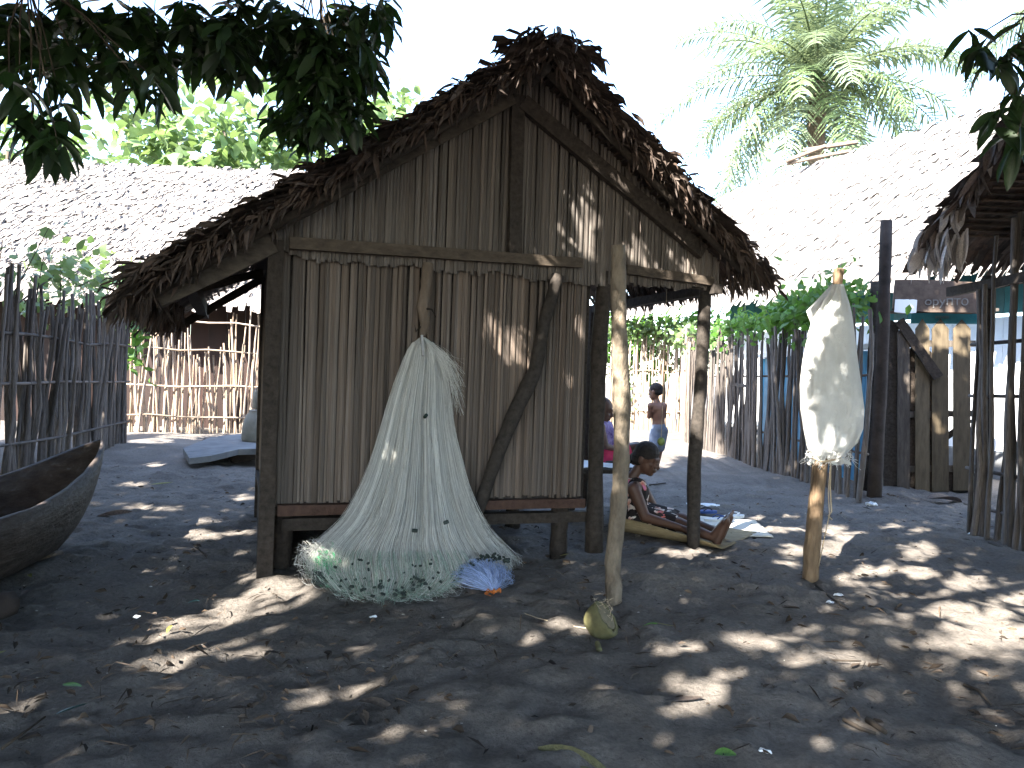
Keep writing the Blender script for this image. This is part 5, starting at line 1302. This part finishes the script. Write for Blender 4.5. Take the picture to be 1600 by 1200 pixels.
vine('leafy green vine sprawling along the top of the long stick fence', [(3.6, 13.5, 2.1), (3.7, 11.5, 2.15), (3.85, 9.8, 2.2), (3.95, 8.4, 2.25)], 1150, .11, (.14, .3, .13))
vine('dark leaved vine hanging thickly on the fence left of the sack', [(3.78, 10.2, 2.25), (3.85, 9.2, 2.2), (3.9, 8.3, 2.3)], 620, .13, (.14, .2, .17))
vine('green vine covering the top of the far sunlit fence', [(1.8, 18.2, 2.45), (3, 17.8, 2.5), (4.2, 17.3, 2.4), (3.6, 14.6, 2.2)], 1100, .14, (.25, .2, .14), 'bread')
vine('thin bright creeper growing up the far fence beside the boy', [(2.75, 17.8, .2), (2.8, 17.7, 1.0), (2.7, 17.8, 1.6)], 160, .13, (.12, .05, .15), 'bread')
vine('thin green shrub growing behind the grey fence top', [(-6.1, 8.6, 1.8), (-6.0, 9.4, 2.4), (-6.2, 10.2, 2.3), (-6.3, 11.0, 2.6)], 330, .16, (.25, .4, .25), 'bread')
vine('broad leaved creeper at the corner of the left fences', [(-5.9, 10.8, 2.2), (-5.85, 11.0, 1.7), (-5.9, 11.1, 1.3)], 90, .17, (.14, .14, .18), 'vine')
bs = thing('bare_sapling', 'clump of thin bare stems poking above the grey stick fence', 'sapling', (-5.8, 9, 0))
for i in range(7):
    x = -5.4-.15*i; y = 7.2+.6*i; q = MB(); q.tube([(x-.2, y, 1.2), (x-.15+rr(-.1, .1), y, 2.0), (x+rr(-.25, .25), y+rr(-.2, .2), 2.5+rr(0, .5))], [.014, .009, .003], 5)
    q.build('bare_sapling_stem', M['twig'], bs)

# ================================================================== LITTER ON THE SAND
GRND = lambda px, py, dz=0.0: G(px, py) + Vector((0, 0, dz))
def leafthing(px, py, label, L, mat, cat='leaf', flat=1, yaw=None, nm='fallen_leaf', wd=.34):
    me = leaf_shape(nm, M[mat], 1, wd, rr(-.15, .25), rr(.2, .7), 7, rr(-.6, .6)); p = GRND(px, py, .02); yaw = rr(0, 6.28) if yaw is None else yaw
    o = bpy.data.objects.new(nm, me); COL.objects.link(o); o.location = p; o.rotation_euler = (rr(-.3, .3), rr(-.1, .1), yaw); o.scale = (L, L, L); return tag(o, label, cat)
leafthing(88, 1125, 'long glossy blue green leaf lying at the lower left', .105, 'bleaf', yaw=1.05, wd=.26); leafthing(98, 1078, 'small fresh green leaf near the glossy long leaf', .08, 'gleaf')
leafthing(312, 945, 'teal leaf standing up beside the bright sand patch', .06, 'bleaf'); leafthing(10, 1024, 'yellow leaf at the left edge of the sand', .06, 'yleaf')
leafthing(268, 984, 'pale yellow leaf inside the bright sand patch', .06, 'yleaf'); leafthing(1005, 985, 'bright green leaf right of the split coconut', .075, 'gleaf', yaw=.2)
leafthing(1055, 985, 'thin yellowish leaf further right of the split coconut', .09, 'yleaf', yaw=2.8, wd=.2); leafthing(875, 873, 'yellow leaf on dark sand under the hut edge', .07, 'yleaf', yaw=.4)
leafthing(840, 1180, 'long olive dead leaf at the bottom centre', .25, 'coco', yaw=-.3, wd=.22); leafthing(1222, 955, 'oval brown dead leaf on the sand before the sack post', .10, 'litter', yaw=.1, wd=.5)
leafthing(1150, 1190, 'crumpled bright green scrap at the bottom edge', .07, 'gleaf', wd=.6); leafthing(1145, 1146, 'rusty brown dead leaf near the lower right scrap', .09, 'litter', yaw=.1)
leafthing(35, 935, 'pale curled leaf in front of the charred log', .10, 'dryleaf'); leafthing(150, 812, 'large curled brown leaf beside the canoe bow', .26, 'dryleaf', yaw=.2)
leafthing(235, 760, 'flat tan leaf on the sand between fence and hut', .22, 'yleaf', yaw=.1); leafthing(45, 903, 'yellow leaf beside the bare branch by the canoe', .07, 'yleaf')
leafthing(1450, 782, 'reddish brown husk lying before the gate', .42, 'dryleaf', yaw=.1, wd=.4); leafthing(1585, 1140, 'dark curled leaf at the lower right edge', .13, 'litter', yaw=2.7)
leafthing(1580, 1180, 'brown dead leaf in the bottom right corner', .12, 'litter', yaw=.1); leafthing(985, 1050, 'dark shrivelled leaf right of the coconut below it', .12, 'litter', yaw=.2)
leafthing(560, 1105, 'dark curled leaf below the bright oval sand patch', .14, 'litter', yaw=.1); leafthing(1040, 1102, 'long red brown twisted leaf at lower centre right', .15, 'dryleaf', yaw=.1, wd=.2)
leafthing(845, 1050, 'narrow dark leaf on bare sand left of centre right', .14, 'litter', yaw=-.6, wd=.2)
def plast(px, py, label, s):
    b = MB(); p = GRND(px, py, .012); b.ell(p, (s, s*.6, s*.25)); o = b.build('plastic_scrap', M['plastic'], None, True); tag(o, label, 'litter')
    for v in o.data.vertices: v.co += Vector((mnoise.noise(v.co*60), mnoise.noise(v.co*60+Vector((5, 5, 5))), mnoise.noise(v.co*60+Vector((9, 1, 2)))))*s*.5
plast(1362, 789, 'white plastic scrap before the tall pole', .06); plast(1523, 836, 'white plastic scrap at the end of the stick wall', .05); plast(1296, 944, 'small shiny white scrap beside the sack post', .022)
plast(213, 967, 'small white scrap on the dark sand', .018); plast(584, 967, 'tiny white scrap in front of the net', .02); plast(1310, 933, 'clear plastic strip beside the sack post', .03); plast(1195, 1180, 'grey white scrap near the bottom edge', .025)
def twig(pts, r, label): q = MB(); q.tube([GRND(x, y, .012+rr(0, .006)) for x, y in pts], [r*(1-.5*i/len(pts)) for i in range(len(pts))], 6, True, .1); tag(q.build('fallen_twig', M['twig'], None, True), label, 'twig')
twig(((683, 1092), (715, 1085), (760, 1093)), .008, 'dark forked twig lying in the centre foreground'); twig(((695, 1097), (718, 1110), (737, 1113)), .005, 'thin curved twig under the forked twig')
twig(((1275, 918), (1298, 938), (1325, 956)), .007, 'thin dark stick leaning off the base of the sack post'); twig(((1318, 1130), (1345, 1145), (1368, 1152)), .009, 'short dark stick of the lower right pair')
twig(((1355, 1130), (1383, 1152)), .013, 'thick short stick of the lower right pair'); twig(((1506, 1075), (1530, 1086), (1548, 1108)), .008, 'bent grey twig at the right of the sand')
twig(((878, 1135), (890, 1165), (895, 1185)), .006, 'thin upright lying twig at the bottom centre'); twig(((3, 1178), (40, 1150), (70, 1126)), .006, 'long thin twig at the lower left corner')
twig(((1545, 850), (1575, 862), (1610, 874)), .012, 'pale stick lying along the foot of the stick wall'); twig(((1015, 760), (1040, 757)), .010, 'dark stick behind the seated woman')
twig(((860, 1040), (885, 1062)), .011, 'short dark stick left of the green husk'); twig(((310, 860), (298, 852), (322, 872)), .006, 'pale thin stick on sand left of the corner post')
twig(((1290, 1036), (1345, 1038)), .005, 'straight thin twig on the right hand sand')
tv = []
mbl = MB()
for i in range(2600):
    x = rr(-4.5, 5); y = 1.6+6.5*random.random()**1.3
    if abs(x) > y*.8: continue
    p = Vector((x, y, rr(.008, .022))); L = rr(.008, .05)*(1 if i % 6 else 2.2); w = L*rr(.1, .4); a = rr(0, 6.28); d = Vector((math.cos(a), math.sin(a), rr(-.15, .25))); s_ = Vector((-math.sin(a), math.cos(a), rr(-.3, .3)))
    n0 = len(mbl.v); mbl.v += [tuple(p), tuple(p+d*L*.5+s_*w*.5+Vector((0, 0, .006))), tuple(p+d*L), tuple(p+d*L*.5-s_*w*.5+Vector((0, 0, .004)))]; mbl.f.append((n0, n0+1, n0+2, n0+3))
o = stuff(mbl.build('leaf_litter', M['litter']))
mbl = MB()
for i in range(260):
    x = rr(-4, 5); y = 1.7+6*random.random()**1.3
    if abs(x) > y*.8: continue
    r = rr(.002, .0055); mbl.ell((x, y, .006), (r*rr(.6, 1.8), r*rr(.5, 1), r*.5), None, 4, 3)
LT = lambda: G(rr(-20, 1620), 1200-500*random.random()**.75)
def lt():
    while True:
        p = LT()
        if p.y < 8.5: return p+Vector((0, 0, rr(.004, .016))), Vector((rr(-1, 1), rr(-1, 1), rr(-.1, .25)))
shag('leaf_litter', 900, lt, 'litter', None, (.015, .07), .38); shag('leaf_litter', 520, lt, 'litter', None, (.04, .14), .06)
stuff(mbl.build('shell_grit', M['grit']))

for o in bpy.data.objects:
    if '_w' in o: del o['_w']
